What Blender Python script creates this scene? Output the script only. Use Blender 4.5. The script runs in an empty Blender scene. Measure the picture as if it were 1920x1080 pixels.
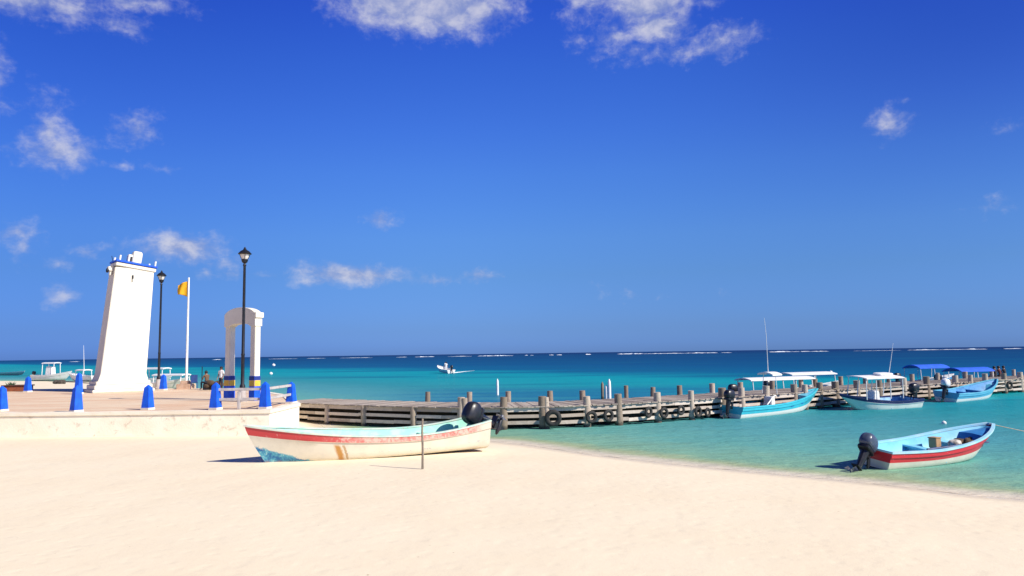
import bpy, bmesh, math, random
import numpy as np
from mathutils import Vector, Matrix, Euler, noise as mnoise

random.seed(7)
R = math.radians
sc = bpy.context.scene
col = sc.collection

# ------------------------------------------------------------------ camera
FOC = 1387.0
PITCH, ROLL, EYE = R(5.05), R(-0.79), 3.3
cam_d = bpy.data.cameras.new('camera')
cam = bpy.data.objects.new('camera', cam_d)
col.objects.link(cam)
cam_d.sensor_width = 36.0
cam_d.lens = FOC / 1920 * 36
cam_d.clip_start = 0.1
cam_d.clip_end = 40000
CAMR = Matrix.Rotation(math.pi / 2 + PITCH, 3, 'X') @ Matrix.Rotation(ROLL, 3, 'Z')
cam.matrix_world = Matrix.Translation((0, 0, EYE)) @ CAMR.to_4x4()
sc.camera = cam

# ------------------------------------------------------------------ world, sun, exposure
SUN_DIR = Vector((0.89, -0.46, 0)).normalized()
SUN_EL = R(37)
SUN_ROT = math.atan2(SUN_DIR.x, SUN_DIR.y)
SUN_STR = 5.0
SKY_STR = 0.1
sc.view_settings.view_transform = 'Standard'
sc.view_settings.look = 'None'
sc.view_settings.exposure = 0.38
sc.view_settings.gamma = 1

def s2l(c):
    return tuple(((v / 255) / 12.92 if v / 255 <= .04045 else ((v / 255 + .055) / 1.055) ** 2.4) for v in c)

def ray(x, y):
    return CAMR @ Vector(((x - 960) / FOC, -(y - 540) / FOC, -1.0))

def on_plane(x, y, z=0.0):
    """ground point that is seen at a spot of the photograph"""
    r = ray(x, y)
    k = (z - EYE) / r.z
    return Vector((r.x * k, r.y * k, z))

def at_depth(x, y, D):
    r = ray(x, y)
    k = D / r.y
    return Vector((r.x * k, D, EYE + r.z * k))

class NT:
    """small node-building helper"""
    def __init__(s, tree):
        s.t = tree; s.n = tree.nodes; s.l = tree.links
    def node(s, typ, **kw):
        n = s.n.new(typ)
        for k, v in kw.items():
            setattr(n, k, v)
        return n
    def put(s, sock, v):
        if isinstance(v, bpy.types.NodeSocket):
            s.l.new(v, sock)
        else:
            sock.default_value = v
    def math(s, op, a, b=None, c=None, clamp=False):
        n = s.node('ShaderNodeMath', operation=op, use_clamp=clamp)
        s.put(n.inputs[0], a)
        if b is not None: s.put(n.inputs[1], b)
        if c is not None: s.put(n.inputs[2], c)
        return n.outputs[0]
    def vmath(s, op, a, b=None):
        n = s.node('ShaderNodeVectorMath', operation=op)
        s.put(n.inputs[0], a)
        if b is not None: s.put(n.inputs[1], b)
        return n.outputs['Value'] if op in ('LENGTH', 'DOT_PRODUCT', 'DISTANCE') else n.outputs[0]
    def mix(s, f, a, b, blend='MIX'):
        n = s.node('ShaderNodeMix', data_type='RGBA', blend_type=blend)
        s.put(n.inputs[0], f)
        s.put(n.inputs[6], a if isinstance(a, bpy.types.NodeSocket) else (*a, 1))
        s.put(n.inputs[7], b if isinstance(b, bpy.types.NodeSocket) else (*b, 1))
        return n.outputs[2]
    def noise(s, vec, scale, detail=4, rough=.55, dist=0.0):
        n = s.node('ShaderNodeTexNoise')
        if vec is not None: s.put(n.inputs['Vector'], vec)
        n.inputs['Scale'].default_value = scale
        n.inputs['Detail'].default_value = detail
        n.inputs['Roughness'].default_value = rough
        n.inputs['Distortion'].default_value = dist
        return n.outputs['Fac']
    def ramp(s, f, stops, interp='LINEAR'):
        n = s.node('ShaderNodeValToRGB')
        cr = n.color_ramp; cr.interpolation = interp
        while len(cr.elements) < len(stops): cr.elements.new(.5)
        for e, (p, c) in zip(cr.elements, stops):
            e.position = p
            e.color = (*c, 1) if hasattr(c, '__len__') else (c, c, c, 1)
        s.put(n.inputs[0], f)
        return n.outputs[0]
    def smooth(s, v, a, b, lo=0.0, hi=1.0):
        n = s.node('ShaderNodeMapRange', interpolation_type='SMOOTHSTEP')
        s.put(n.inputs[0], v)
        n.inputs[1].default_value = a; n.inputs[2].default_value = b
        n.inputs[3].default_value = lo; n.inputs[4].default_value = hi
        return n.outputs[0]

CALIB = False
world = bpy.data.worlds.new('World')
sc.world = world
world.use_nodes = True
W = NT(world.node_tree)
W.n.clear()
sky = W.node('ShaderNodeTexSky', sky_type='NISHITA')
sky.sun_disc = False
sky.sun_elevation = SUN_EL
sky.sun_rotation = SUN_ROT
sky.air_density = 1.0
sky.dust_density = 0.4
sky.ozone_density = 2.5
bg = W.node('ShaderNodeBackground')
wo = W.node('ShaderNodeOutputWorld')
W.l.new(bg.outputs[0], wo.inputs[0])
bg.inputs[1].default_value = SKY_STR
geo = W.node('ShaderNodeTexCoord')
dirv = geo.outputs['Generated']
sep = W.node('ShaderNodeSeparateXYZ'); W.l.new(dirv, sep.inputs[0])
el = W.math('ARCSINE', sep.outputs[2])
az = W.math('ARCTAN2', sep.outputs[0], sep.outputs[1])
# grade of the clear tropical sky: deeper blue than the plain model, by elevation
GRADE = [(0.0, (0.236, 0.350, 0.790)), (0.06, (0.236, 0.350, 0.790)), (0.2, (0.2, .35, .9)), (0.5, (.1, .2, .75)), (1.0, (.08, .16, .6))]
#GRADE_BEGIN
GRADE = [(0.0, (0.204, 0.416, 1.223)), (0.0071, (0.204, 0.416, 1.223)), (0.0208, (0.215, 0.402, 1.027)), (0.0667, (0.276, 0.485, 0.934)), (0.0987, (0.315, 0.56, 1.047)), (0.1215, (0.312, 0.58, 1.132)), (0.1531, (0.305, 0.589, 1.232)), (0.1886, (0.273, 0.552, 1.32)), (0.2404, (0.226, 0.494, 1.38)), (0.2857, (0.183, 0.417, 1.434)), (0.6, (0.1464, 0.3336, 1.1472)), (1.0, (0.128, 0.292, 1.004))]
GRADE = [g_ for g_ in GRADE if g_[0] < .4] + [(.42, (.17, .34, .85)), (1.0, (.15, .30, .62))]
#GRADE_END
if not CALIB:
    g = W.ramp(W.math('DIVIDE', el, math.pi / 2), [(p, tuple(v / 1.6 for v in c)) for p, c in GRADE])
    g2 = W.node('ShaderNodeVectorMath', operation='SCALE'); W.l.new(g, g2.inputs[0]); g2.inputs['Scale'].default_value = 1.6
    skyc = W.mix(1.0, sky.outputs[0], g2.outputs[0], 'MULTIPLY')
    azl = W.smooth(az, 0.0, -.62)
    azr = W.math('MULTIPLY', W.smooth(az, 0.12, .66), W.smooth(el, .05, .38))
    skyc = W.mix(azl, skyc, W.mix(1.0, skyc, (.64, .69, .80), 'MULTIPLY'))
    skyc = W.mix(azr, skyc, W.mix(1.0, skyc, (.60, .60, .74), 'MULTIPLY'))
    # clouds: soft puffs at their bearings and elevations in the sky
    puffs = [  # x, y, half-width, half-height in photo pixels, strength
        (50, -8, 105, 28, 1.0), (235, -3, 85, 15, .8), (222, 46, 48, 20, .62), (96, 248, 26, 30, .85), (110, 285, 50, 30, .95),
        (256, 240, 32, 28, .74), (92, 190, 34, 26, .42), (12, 278, 30, 12, .42), (-4, 150, 16, 44, .62), (225, 311, 18, 9, .42),
        (795, 2, 125, 46, 1.6), (700, 0, 60, 22, .7), (850, 22, 60, 24, .8), (1105, 8, 46, 26, .8), (1215, 2, 68, 32, 1.35), (1232, 45, 50, 32, 1.15), (1160, 68, 50, 22, .72),
        (1200, 95, 75, 26, .52), (1265, 102, 70, 15, .66), (1340, 82, 48, 28, .7), (1382, 62, 38, 20, .68), (1082, 78, 22, 26, .5), (1330, 4, 36, 10, .62),
        (1668, 230, 28, 25, .78), (1695, 188, 14, 10, .4), (1882, 242, 26, 12, .48), (1866, 383, 34, 14, .45),
        (713, 411, 26, 17, .8), (345, 464, 60, 22, 1.15), (395, 492, 30, 12, .5), (425, 492, 30, 16, .6), (438, 512, 30, 12, .55), (387, 508, 18, 12, .5),
        (30, 440, 32, 18, .74), (42, 464, 18, 20, .62), (160, 471, 24, 13, .56), (108, 495, 22, 12, .5), (116, 555, 22, 20, .62), (232, 465, 34, 12, .45),
        (655, 513, 86, 17, 1.1), (610, 527, 62, 11, .66), (900, 515, 34, 13, .7), (815, 524, 50, 9, .6), (1190, 548, 95, 13, .34), (312, 318, 36, 8, .36), (500, 515, 34, 10, .4)]
    comb = W.node('ShaderNodeCombineXYZ'); W.l.new(az, comb.inputs[0]); W.l.new(el, comb.inputs[1])
    ang = comb.outputs[0]
    wn = W.node('ShaderNodeTexNoise'); wn.inputs['Scale'].default_value = 26; wn.inputs['Detail'].default_value = 4
    W.l.new(ang, wn.inputs['Vector'])
    wv = W.vmath('SUBTRACT', wn.outputs['Color'], (.5, .5, .5))
    sca = W.node('ShaderNodeVectorMath', operation='SCALE'); W.l.new(wv, sca.inputs[0]); sca.inputs['Scale'].default_value = .02
    wang = W.vmath('ADD', ang, sca.outputs[0])
    acc = None
    for (px, py, hw, hh, st) in puffs:
        r = ray(px, py).normalized()
        a0, e0 = math.atan2(r.x, r.y), math.asin(r.z)
        c_ = W.vmath('SUBTRACT', wang, (a0, e0, 0))
        hw *= 1.0
        m_ = W.vmath('MULTIPLY', c_, (FOC * math.cos(e0) / hw, FOC / hh * .97, 0))
        d_ = W.vmath('LENGTH', m_)
        v_ = W.math('MULTIPLY_ADD', d_, -st * .55, st)
        acc = v_ if acc is None else W.math('MAXIMUM', acc, v_)
    n1 = W.noise(W.vmath('MULTIPLY', wang, (1, 1.5, 1)), 30, 8, .6, .0)
    n2 = W.noise(ang, 110, 6, .6)
    body = W.math('ADD', acc, W.math('MULTIPLY_ADD', n1, 1.15, -.575))
    body = W.math('ADD', body, W.math('MULTIPLY_ADD', n2, .5, -.25))
    dens = W.smooth(body, .16, 1.10)
    shade = W.smooth(n1, .35, .7)
    ccol = W.mix(shade, s2l((150, 163, 205)), s2l((214, 214, 226)))
    cs = W.node('ShaderNodeVectorMath', operation='SCALE'); W.l.new(ccol, cs.inputs[0]); cs.inputs['Scale'].default_value = 1 / SKY_STR / 2 ** sc.view_settings.exposure
    skyf = W.mix(W.math('MULTIPLY', dens, .80), skyc, cs.outputs[0])
    W.l.new(skyf, bg.inputs[0])
else:
    W.l.new(sky.outputs[0], bg.inputs[0])

sun_d = bpy.data.lights.new('sun', 'SUN')
sun_d.energy = SUN_STR
sun_d.angle = R(.5)
sun_d.color = (1.0, .93, .80)
sun = bpy.data.objects.new('sun', sun_d)
col.objects.link(sun)
sv = Vector((SUN_DIR.x * math.cos(SUN_EL), SUN_DIR.y * math.cos(SUN_EL), math.sin(SUN_EL)))
sun.rotation_euler = sv.to_track_quat('Z', 'Y').to_euler()
sun.location = (20, -20, 30)

# ------------------------------------------------------------------ mesh helpers
class MB:
    def __init__(s):
        s.v = []; s.f = []; s.m = []
    def add(s, vs, fs, mi=0, M=None):
        o = len(s.v)
        for p in vs:
            p = Vector(p)
            s.v.append(tuple(M @ p) if M is not None else tuple(p))
        for f in fs:
            s.f.append(tuple(i + o for i in f)); s.m.append(mi)
        return s
    def box(s, c, d, M=None, mi=0, top=None):
        cx, cy, cz = c; dx, dy, dz = (q / 2 for q in d)
        tx, ty = top if top else (1, 1)
        vs = [(cx - dx, cy - dy, cz - dz), (cx + dx, cy - dy, cz - dz), (cx + dx, cy + dy, cz - dz), (cx - dx, cy + dy, cz - dz),
              (cx - dx * tx, cy - dy * ty, cz + dz), (cx + dx * tx, cy - dy * ty, cz + dz), (cx + dx * tx, cy + dy * ty, cz + dz), (cx - dx * tx, cy + dy * ty, cz + dz)]
        return s.add(vs, [(0, 3, 2, 1), (4, 5, 6, 7), (0, 1, 5, 4), (1, 2, 6, 5), (2, 3, 7, 6), (3, 0, 4, 7)], mi, M)
    def tube(s, pts, rad, n=10, mi=0, M=None, cap=True):
        pts = [Vector(p) for p in pts]
        rads = rad if hasattr(rad, '__len__') else [rad] * len(pts)
        vs = []; fs = []
        d0 = (pts[1] - pts[0]).normalized()
        up = Vector((0, 0, 1)) if abs(d0.z) < .9 else Vector((1, 0, 0))
        x = d0.cross(up).normalized()
        for i, p in enumerate(pts):
            d = (pts[min(i + 1, len(pts) - 1)] - pts[max(i - 1, 0)]).normalized()
            x = (x - d * x.dot(d)).normalized(); y = d.cross(x)
            for k in range(n):
                a = 2 * math.pi * k / n
                vs.append(p + (x * math.cos(a) + y * math.sin(a)) * rads[i])
        for i in range(len(pts) - 1):
            for k in range(n):
                fs.append((i * n + k, i * n + (k + 1) % n, (i + 1) * n + (k + 1) % n, (i + 1) * n + k))
        if cap:
            fs.append(tuple(reversed(range(n)))); fs.append(tuple((len(pts) - 1) * n + k for k in range(n)))
        return s.add(vs, fs, mi, M)
    def lathe(s, prof, n=16, mi=0, M=None):
        vs = []; fs = []
        for (r, z) in prof:
            for k in range(n):
                a = 2 * math.pi * k / n
                vs.append((r * math.cos(a), r * math.sin(a), z))
        for i in range(len(prof) - 1):
            for k in range(n):
                fs.append((i * n + k, i * n + (k + 1) % n, (i + 1) * n + (k + 1) % n, (i + 1) * n + k))
        fs.append(tuple(reversed(range(n)))); fs.append(tuple((len(prof) - 1) * n + k for k in range(n)))
        return s.add(vs, fs, mi, M)
    def blob(s, c, d, p=2.6, n=8, mi=0, M=None, fn=None):
        """rounded superellipsoid box"""
        c = Vector(c); vs = []; fs = []
        for ax in range(3):
            for sg in (-1, 1):
                o = len(vs)
                for i in range(n + 1):
                    for j in range(n + 1):
                        q = [0, 0, 0]
                        q[ax] = sg; q[(ax + 1) % 3] = math.tan((2 * i / n - 1) * math.pi / 4); q[(ax + 2) % 3] = math.tan((2 * j / n - 1) * math.pi / 4)
                        L = sum(abs(t) ** p for t in q) ** (1 / p)
                        w = Vector([t / L for t in q])
                        if fn: w = fn(w)
                        vs.append(c + Vector((w.x * d[0] / 2, w.y * d[1] / 2, w.z * d[2] / 2)))
                for i in range(n):
                    for j in range(n):
                        q = (o + i * (n + 1) + j, o + (i + 1) * (n + 1) + j, o + (i + 1) * (n + 1) + j + 1, o + i * (n + 1) + j + 1)
                        fs.append(q if sg > 0 else tuple(reversed(q)))
        return s.add(vs, fs, mi, M)
    def torus(s, c, Rr, r, n=22, m=10, M=None, mi=0, sq=1.0):
        vs = []; fs = []
        for i in range(n):
            a = 2 * math.pi * i / n
            for j in range(m):
                b = 2 * math.pi * j / m
                q = Rr + r * math.cos(b)
                vs.append((c[0] + q * math.cos(a), c[1] + r * sq * math.sin(b), c[2] + q * math.sin(a)))
        for i in range(n):
            for j in range(m):
                fs.append((i * m + j, ((i + 1) % n) * m + j, ((i + 1) % n) * m + (j + 1) % m, i * m + (j + 1) % m))
        return s.add(vs, fs, mi, M)
    def build(s, name, mats, parent=None, smooth=True, bevel=0.0, merge=False, ang=35):
        me = bpy.data.meshes.new(name)
        me.from_pydata(s.v, [], s.f)
        if not isinstance(mats, (list, tuple)): mats = [mats]
        for m in mats: me.materials.append(m)
        me.polygons.foreach_set('material_index', s.m)
        bm = bmesh.new(); bm.from_mesh(me)
        if merge: bmesh.ops.remove_doubles(bm, verts=bm.verts, dist=1e-4)
        bmesh.ops.recalc_face_normals(bm, faces=bm.faces)
        if bevel > 0:
            es = [e for e in bm.edges if len(e.link_faces) == 2 and e.calc_face_angle(0) > R(30)]
            bmesh.ops.bevel(bm, geom=es, offset=bevel, segments=2, affect='EDGES', clamp_overlap=True)
        bm.to_mesh(me); bm.free()
        if smooth:
            me.shade_smooth(); me.set_sharp_from_angle(angle=R(ang))
        o = bpy.data.objects.new(name, me)
        col.objects.link(o)
        if parent: o.parent = parent
        return o

def tag(o, label=None, cat=None, group=None, kind=None):
    if label: o['label'] = label
    if cat: o['category'] = cat
    if group: o['group'] = group
    if kind: o['kind'] = kind
    return o

def empty(name, loc=(0, 0, 0), rz=0.0):
    o = bpy.data.objects.new(name, None)
    o.empty_display_size = .3
    col.objects.link(o); o.location = loc; o.rotation_euler = (0, 0, rz)
    return o

def copy_tree(o, parent=None):
    c = o.copy(); col.objects.link(c)
    if parent: c.parent = parent
    for ch in list(o.children): copy_tree(ch, c)
    return c

# ------------------------------------------------------------------ materials
MATS = {}
def mat(name, c1, c2=None, scale=6.0, rough=.6, bump=0.0, bscale=30.0, metal=0.0, spec=.5, coord='Object', lo=.4, hi=.65, stretch=(1, 1, 1), dirt=None, dirt_amt=.5):
    if name in MATS: return MATS[name]
    m = bpy.data.materials.new(name); m.use_nodes = True
    N = NT(m.node_tree); b = N.n['Principled BSDF']
    tc = N.node('ShaderNodeTexCoord').outputs[coord]
    v = N.vmath('MULTIPLY', tc, stretch)
    c2 = c2 or tuple(x * .82 for x in c1)
    base = N.mix(N.smooth(N.noise(v, scale, 5, .6), lo, hi), c1, c2)
    if dirt:
        base = N.mix(N.smooth(N.noise(v, scale * 2.7, 7, .7, .6), .68 - .2 * dirt_amt, .8 - .1 * dirt_amt), base, dirt)
    N.l.new(base, b.inputs['Base Color'])
    rn = N.noise(v, scale * 4, 3)
    N.l.new(N.math('MULTIPLY_ADD', rn, .25, rough - .12), b.inputs['Roughness'])
    b.inputs['Metallic'].default_value = metal
    b.inputs['Specular IOR Level'].default_value = spec
    if bump:
        bn = N.node('ShaderNodeBump'); bn.inputs['Strength'].default_value = bump; bn.inputs['Distance'].default_value = .02
        N.l.new(N.noise(v, bscale, 6, .65), bn.inputs['Height'])
        N.l.new(bn.outputs[0], b.inputs['Normal'])
    MATS[name] = m
    return m

whitewash = mat('whitewash', (.76, .725, .61), (.72, .68, .56), 1.3, .8, .25, 25, dirt=(.55, .47, .38), dirt_amt=.12)
white_paint = mat('white_paint', (.8, .8, .78), (.7, .7, .67), 5, .45, .1, 40, dirt=(.45, .42, .36), dirt_amt=.15)
cream_wall = mat('cream_wall', (.88, .82, .67), (.84, .76, .60), .9, .85, .5, 14, dirt=(.50, .42, .31), dirt_amt=.7)
curb_mat = mat('curb_cream', (.84, .77, .62), (.76, .68, .53), 1.2, .8, .3, 20, dirt=(.5, .4, .3), dirt_amt=.5)
royal_blue = mat('royal_blue_paint', (.010, .115, .74), (.009, .085, .60), 4, .55, .15, 30, dirt=(.02, .05, .25), dirt_amt=.2, spec=.3)
navy = mat('navy_paint', (.012, .02, .10), (.01, .015, .07), 4, .45)
yellow = mat('yellow_paint', (.75, .5, .06), (.65, .42, .05), 5, .6)
black_iron = mat('black_iron', (.012, .014, .02), (.02, .02, .026), 8, .45, .1, 40, metal=.3)
rubber = mat('tyre_rubber', (.018, .018, .018), (.035, .034, .032), 7, .8, .4, 30)
rubber_rim = mat('sun_bleached_rubber', (.10, .10, .095), (.05, .05, .05), 7, .85, .3, 30)
motor_dark = mat('motor_black', (.012, .013, .018), (.02, .02, .026), 6, .35, .05, 40)
motor_slate = mat('motor_slate', (.07, .09, .14), (.05, .065, .1), 5, .28)
motor_metal = mat('motor_metal', (.25, .26, .28), (.12, .12, .13), 9, .4, .1, 40, metal=.5)
motor_white = mat('motor_white', (.75, .76, .78), (.65, .66, .68), 6, .3)
glass_frost = mat('frosted_lamp_glass', (.75, .72, .66), (.65, .62, .56), 5, .3)
canopy_white = mat('canopy_white', (.8, .8, .8), (.72, .72, .72), 3, .6, .1, 12, dirt=(.5, .5, .48), dirt_amt=.1)
canopy_blue = mat('canopy_blue', (.02, .13, .75), (.015, .10, .6), 2, .7, .2, 8)
gel_turq = mat('hull_turquoise', (.06, .55, .66), (.05, .46, .58), 2, .35, 0, 10, dirt=(.03, .3, .42), dirt_amt=.12)
gel_in = mat('interior_turquoise', (.14, .50, .66), (.10, .42, .6), 3, .45, .1, 20, dirt=(.1, .28, .34), dirt_amt=.25)
mint = mat('interior_mint', (.30, .68, .54), (.46, .72, .62), 2.5, .6, .1, 20, dirt=(.6, .62, .56), dirt_amt=.35)
dark_in = mat('interior_dark_blue', (.03, .10, .20), (.02, .06, .12), 3, .6)  # plain dark blue colour of some boat interiors
skin_mat = mat('skin', (.30, .16, .10), (.26, .14, .09), 5, .6)
shirt_white = mat('cloth_white', (.75, .75, .74), (.65, .65, .64), 6, .9)
shirt_red = mat('cloth_faded_red', (.5, .14, .10), (.42, .11, .08), 6, .9)
trouser = mat('cloth_dark', (.03, .035, .05), (.02, .02, .03), 6, .9)
flag_mat = mat('flag_amber', (.8, .42, .01), (.7, .34, .01), 2, .8)
terracotta = mat('terracotta', (.30, .09, .035), (.22, .065, .03), 4, .85, .4, 18, dirt=(.08, .04, .03), dirt_amt=.5)
rope_mat = mat('rope_tan', (.45, .38, .28), (.3, .25, .18), 30, .9)
stake_mat = mat('weathered_stake', (.30, .25, .19), (.18, .15, .12), 8, .9, .5, 30, stretch=(6, 6, 1))
weed = mat('dried_seaweed', (.34, .24, .15), (.24, .16, .10), 20, .95, .5, 60)
net_mat = mat('brown_netting', (.12, .07, .04), (.05, .05, .035), 15, .95, 1.0, 60)
foam_mat = mat('foam_white', (.78, .82, .85), (.55, .68, .78), .08, .8, lo=.45, hi=.6)
wood_crate = mat('plywood', (.42, .27, .14), (.34, .21, .11), 5, .8, .3, 25)

def wood_mat(name, ca, cb, cd):
    m = bpy.data.materials.new(name); m.use_nodes = True
    N = NT(m.node_tree); b = N.n['Principled BSDF']
    tc = N.node('ShaderNodeTexCoord').outputs['Object']
    at = N.node('ShaderNodeAttribute', attribute_name='tone').outputs['Fac']
    n1 = N.noise(tc, 3.2, 6, .7, .8)
    n2 = N.noise(N.vmath('MULTIPLY', tc, (1, 1, 6)), 9, 5, .7)
    base = N.mix(N.smooth(N.math('ADD', at, N.math('MULTIPLY_ADD', n1, .9, -.45)), .1, .95), ca, cb)
    base = N.mix(N.smooth(n2, .55, .74), base, cd)
    N.l.new(base, b.inputs['Base Color'])
    b.inputs['Roughness'].default_value = .88
    b.inputs['Specular IOR Level'].default_value = .25
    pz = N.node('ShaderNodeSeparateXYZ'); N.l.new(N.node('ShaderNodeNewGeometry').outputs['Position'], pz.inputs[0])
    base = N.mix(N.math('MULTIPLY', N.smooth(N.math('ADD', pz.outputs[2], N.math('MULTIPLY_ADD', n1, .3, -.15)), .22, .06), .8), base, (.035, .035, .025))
    N.l.new(base, b.inputs['Base Color'])
    bn = N.node('ShaderNodeBump'); bn.inputs['Strength'].default_value = .6; bn.inputs['Distance'].default_value = .02
    N.l.new(n2, bn.inputs['Height']); N.l.new(bn.outputs[0], b.inputs['Normal'])
    return m
jetty_wood = wood_mat('jetty_wood', (.27, .225, .19), (.44, .38, .32), (.16, .12, .09))
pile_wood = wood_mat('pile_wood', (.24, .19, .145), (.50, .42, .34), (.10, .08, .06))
shade_wood = wood_mat('under_deck_shade', (.035, .028, .022), (.06, .05, .04), (.02, .016, .012))  # near-black colour standing in for the shade under the jetty
fascia_wood = wood_mat('fascia_wood', (.42, .35, .29), (.66, .58, .50), (.20, .15, .12))

def set_tone(o, rnd=None, per=8):
    """one grey value per board (boards are consecutive blocks of vertices)"""
    me = o.data
    a = me.attributes.new('tone', 'FLOAT', 'POINT')
    bm = bmesh.new(); bm.from_mesh(me); bm.verts.ensure_lookup_table()
    seen = [-1.0] * len(bm.verts)
    for v in bm.verts:
        if seen[v.index] >= 0: continue
        t = random.random(); st = [v]; seen[v.index] = t
        while st:
            q = st.pop()
            for e in q.link_edges:
                w = e.other_vert(q)
                if seen[w.index] < 0:
                    seen[w.index] = t; st.append(w)
    bm.free()
    a.data.foreach_set('value', seen)

# ------------------------------------------------------------------ land and shore
shore_px = [(920, 828), (1000, 837), (1100, 851), (1250, 870), (1400, 885), (1500, 895), (1600, 905), (1700, 915), (1800, 927), (1920, 938), (2100, 955)]
shore = [on_plane(x, y) for x, y in shore_px]
e = (shore[-1] - shore[-2]).normalized()
LAND = [(-400, 190), (-130, 138), (-66, 112), (-46, 88), (-33, 72), (-22, 56), (-16.5, 48), (-11.8, 41), (-9.4, 36), (-8.3, 33.6), (-5, 31.2), (-2.4, 29.3)]
LAND += [(p.x, p.y) for p in shore] + [(60, -6), (400, -60), (400, -400), (-400, -400)]
LA = np.array(LAND)

def shore_dist(P):
    """signed distance to the shoreline, positive on land"""
    A = LA; B = np.roll(LA, -1, axis=0)
    best = np.full(len(P), 1e9); inside = np.zeros(len(P), bool)
    for a, b in zip(A, B):
        d = b - a; L = (d ** 2).sum()
        t = np.clip(((P - a) @ d) / L, 0, 1)
        q = P - (a + t[:, None] * d)
        best = np.minimum(best, np.sqrt((q ** 2).sum(1)))
        c = ((a[1] > P[:, 1]) != (b[1] > P[:, 1]))
        with np.errstate(divide='ignore', invalid='ignore'):
            xi = (b[0] - a[0]) * (P[:, 1] - a[1]) / (b[1] - a[1]) + a[0]
        inside ^= c & (P[:, 0] < xi)
    return np.where(inside, best, -best)

def fnoise(X, Y, s, seed=0):
    v = 0
    rs = np.random.RandomState(seed)
    for k in range(14):
        a = rs.uniform(0, 2 * math.pi); f = s * rs.uniform(.5, 2.2); ph = rs.uniform(0, 6.28)
        v = v + np.sin((X * math.cos(a) + Y * math.sin(a)) * f + ph)
    return v / 14

def height(X, Y):
    sd = shore_dist(np.stack([X, Y], 1))
    sd = sd + .28 * fnoise(X, Y, .9, 3) * np.exp(-np.abs(sd) / 6)
    land = .30 * (1 - np.exp(-np.maximum(sd, 0) / 2.8)) + .02 * fnoise(X, Y, 1.2, 5) * np.clip(sd / 2, 0, 1) + .012 * fnoise(X, Y, 4.0, 8) * np.clip(sd / 3, 0, 1)
    sea = -.11 * np.maximum(-sd, 0)
    sea = np.maximum(sea, -6)
    return np.where(sd > 0, land, sea), sd

def axis(lo, dlo, dhi, hi, step, far):
    a = list(np.arange(dlo, dhi, step))
    s = step; x = dhi
    while x < hi: a.append(x); s *= 1.16; x += min(s, far)
    s = step; x = dlo - step
    b = []
    while x > lo: b.append(x); s *= 1.16; x -= min(s, far)
    return np.array(sorted(b) + a)

def grid_mesh(name, xs, ys, zfun):
    X, Y = np.meshgrid(xs, ys)
    x, y = X.ravel(), Y.ravel()
    z, sd = zfun(x, y)
    nx, ny = len(xs), len(ys)
    i = np.arange(nx * ny).reshape(ny, nx)
    f = np.stack([i[:-1, :-1].ravel(), i[:-1, 1:].ravel(), i[1:, 1:].ravel(), i[1:, :-1].ravel()], 1)
    me = bpy.data.meshes.new(name)
    me.from_pydata(np.stack([x, y, z], 1).tolist(), [], f.tolist())
    me.shade_smooth()
    a = me.attributes.new('shore', 'FLOAT', 'POINT'); a.data.foreach_set('value', np.asarray(sd, dtype=np.float32))
    o = bpy.data.objects.new(name, me); col.objects.link(o)
    return o

xs = axis(-15000, -14, 18, 15000, .2, 1500)
ys = axis(-600, 5, 36, 16000, .2, 1500)
# sand
sm = bpy.data.materials.new('beach_sand'); sm.use_nodes = True
N = NT(sm.node_tree); b = N.n['Principled BSDF']
P_ = N.node('ShaderNodeNewGeometry').outputs['Position']
sd_ = N.node('ShaderNodeAttribute', attribute_name='shore').outputs['Fac']
big = N.noise(P_, .35, 5, .6)
mid = N.noise(P_, 3.0, 5, .65)
fine = N.noise(P_, 26, 6, .7)
c = N.mix(N.smooth(big, .35, .7), (.81, .71, .525), (.79, .68, .495))
c = N.mix(N.math('MULTIPLY', N.smooth(mid, .55, .75), .3), c, (.70, .575, .43))
c = N.mix(N.math('MULTIPLY', N.smooth(fine, .56, .8), .4), c, (.58, .46, .34))
vor = N.node('ShaderNodeTexVoronoi'); N.l.new(P_, vor.inputs['Vector']); vor.inputs['Scale'].default_value = 2.2
vd = N.math('ADD', vor.outputs['Distance'], N.math('MULTIPLY_ADD', fine, .12, -.06))
pick = N.math('GREATER_THAN', N.noise(P_, .9, 3, .6), .50)
c = N.mix(N.math('MULTIPLY', N.smooth(vd, .055, .02), N.math('MULTIPLY', pick, .75)), c, (.30, .21, .13))
wet = N.smooth(N.math('ADD', sd_, N.math('MULTIPLY_ADD', mid, .9, -.45)), 1.1, .15)
c = N.mix(N.math('MULTIPLY', wet, .5), c, (.56, .46, .33))
foamy = N.math('MULTIPLY', N.smooth(N.math('ABSOLUTE', N.math('ADD', sd_, N.math('MULTIPLY_ADD', mid, .5, -.2))), .16, .03), N.smooth(fine, .42, .6))
c = N.mix(N.math('MULTIPLY', foamy, .7), c, (.8, .8, .76))
# dark flecks washed up along the edge
wr = N.math('MULTIPLY', N.smooth(sd_, .3, 1.0), N.smooth(sd_, 4.6, 1.6))
fl = N.smooth(N.noise(N.vmath('MULTIPLY', P_, (1, 2.2, 1)), 4.5, 8, .78), .60, .72)
c = N.mix(N.math('MULTIPLY', N.math('MULTIPLY', wr, fl), .62), c, (.40, .29, .18))
N.l.new(c, b.inputs['Base Color'])
N.l.new(N.math('MULTIPLY_ADD', wet, -.45, .92), b.inputs['Roughness'])
b.inputs['Specular IOR Level'].default_value = .2
bn = N.node('ShaderNodeBump'); bn.inputs['Strength'].default_value = .2; bn.inputs['Distance'].default_value = .05
hgt = N.math('ADD', N.math('MULTIPLY', mid, .8), N.math('MULTIPLY', fine, .22))
pit = N.node('ShaderNodeTexVoronoi', feature='SMOOTH_F1'); N.l.new(P_, pit.inputs['Vector']); pit.inputs['Scale'].default_value = 3.4
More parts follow.
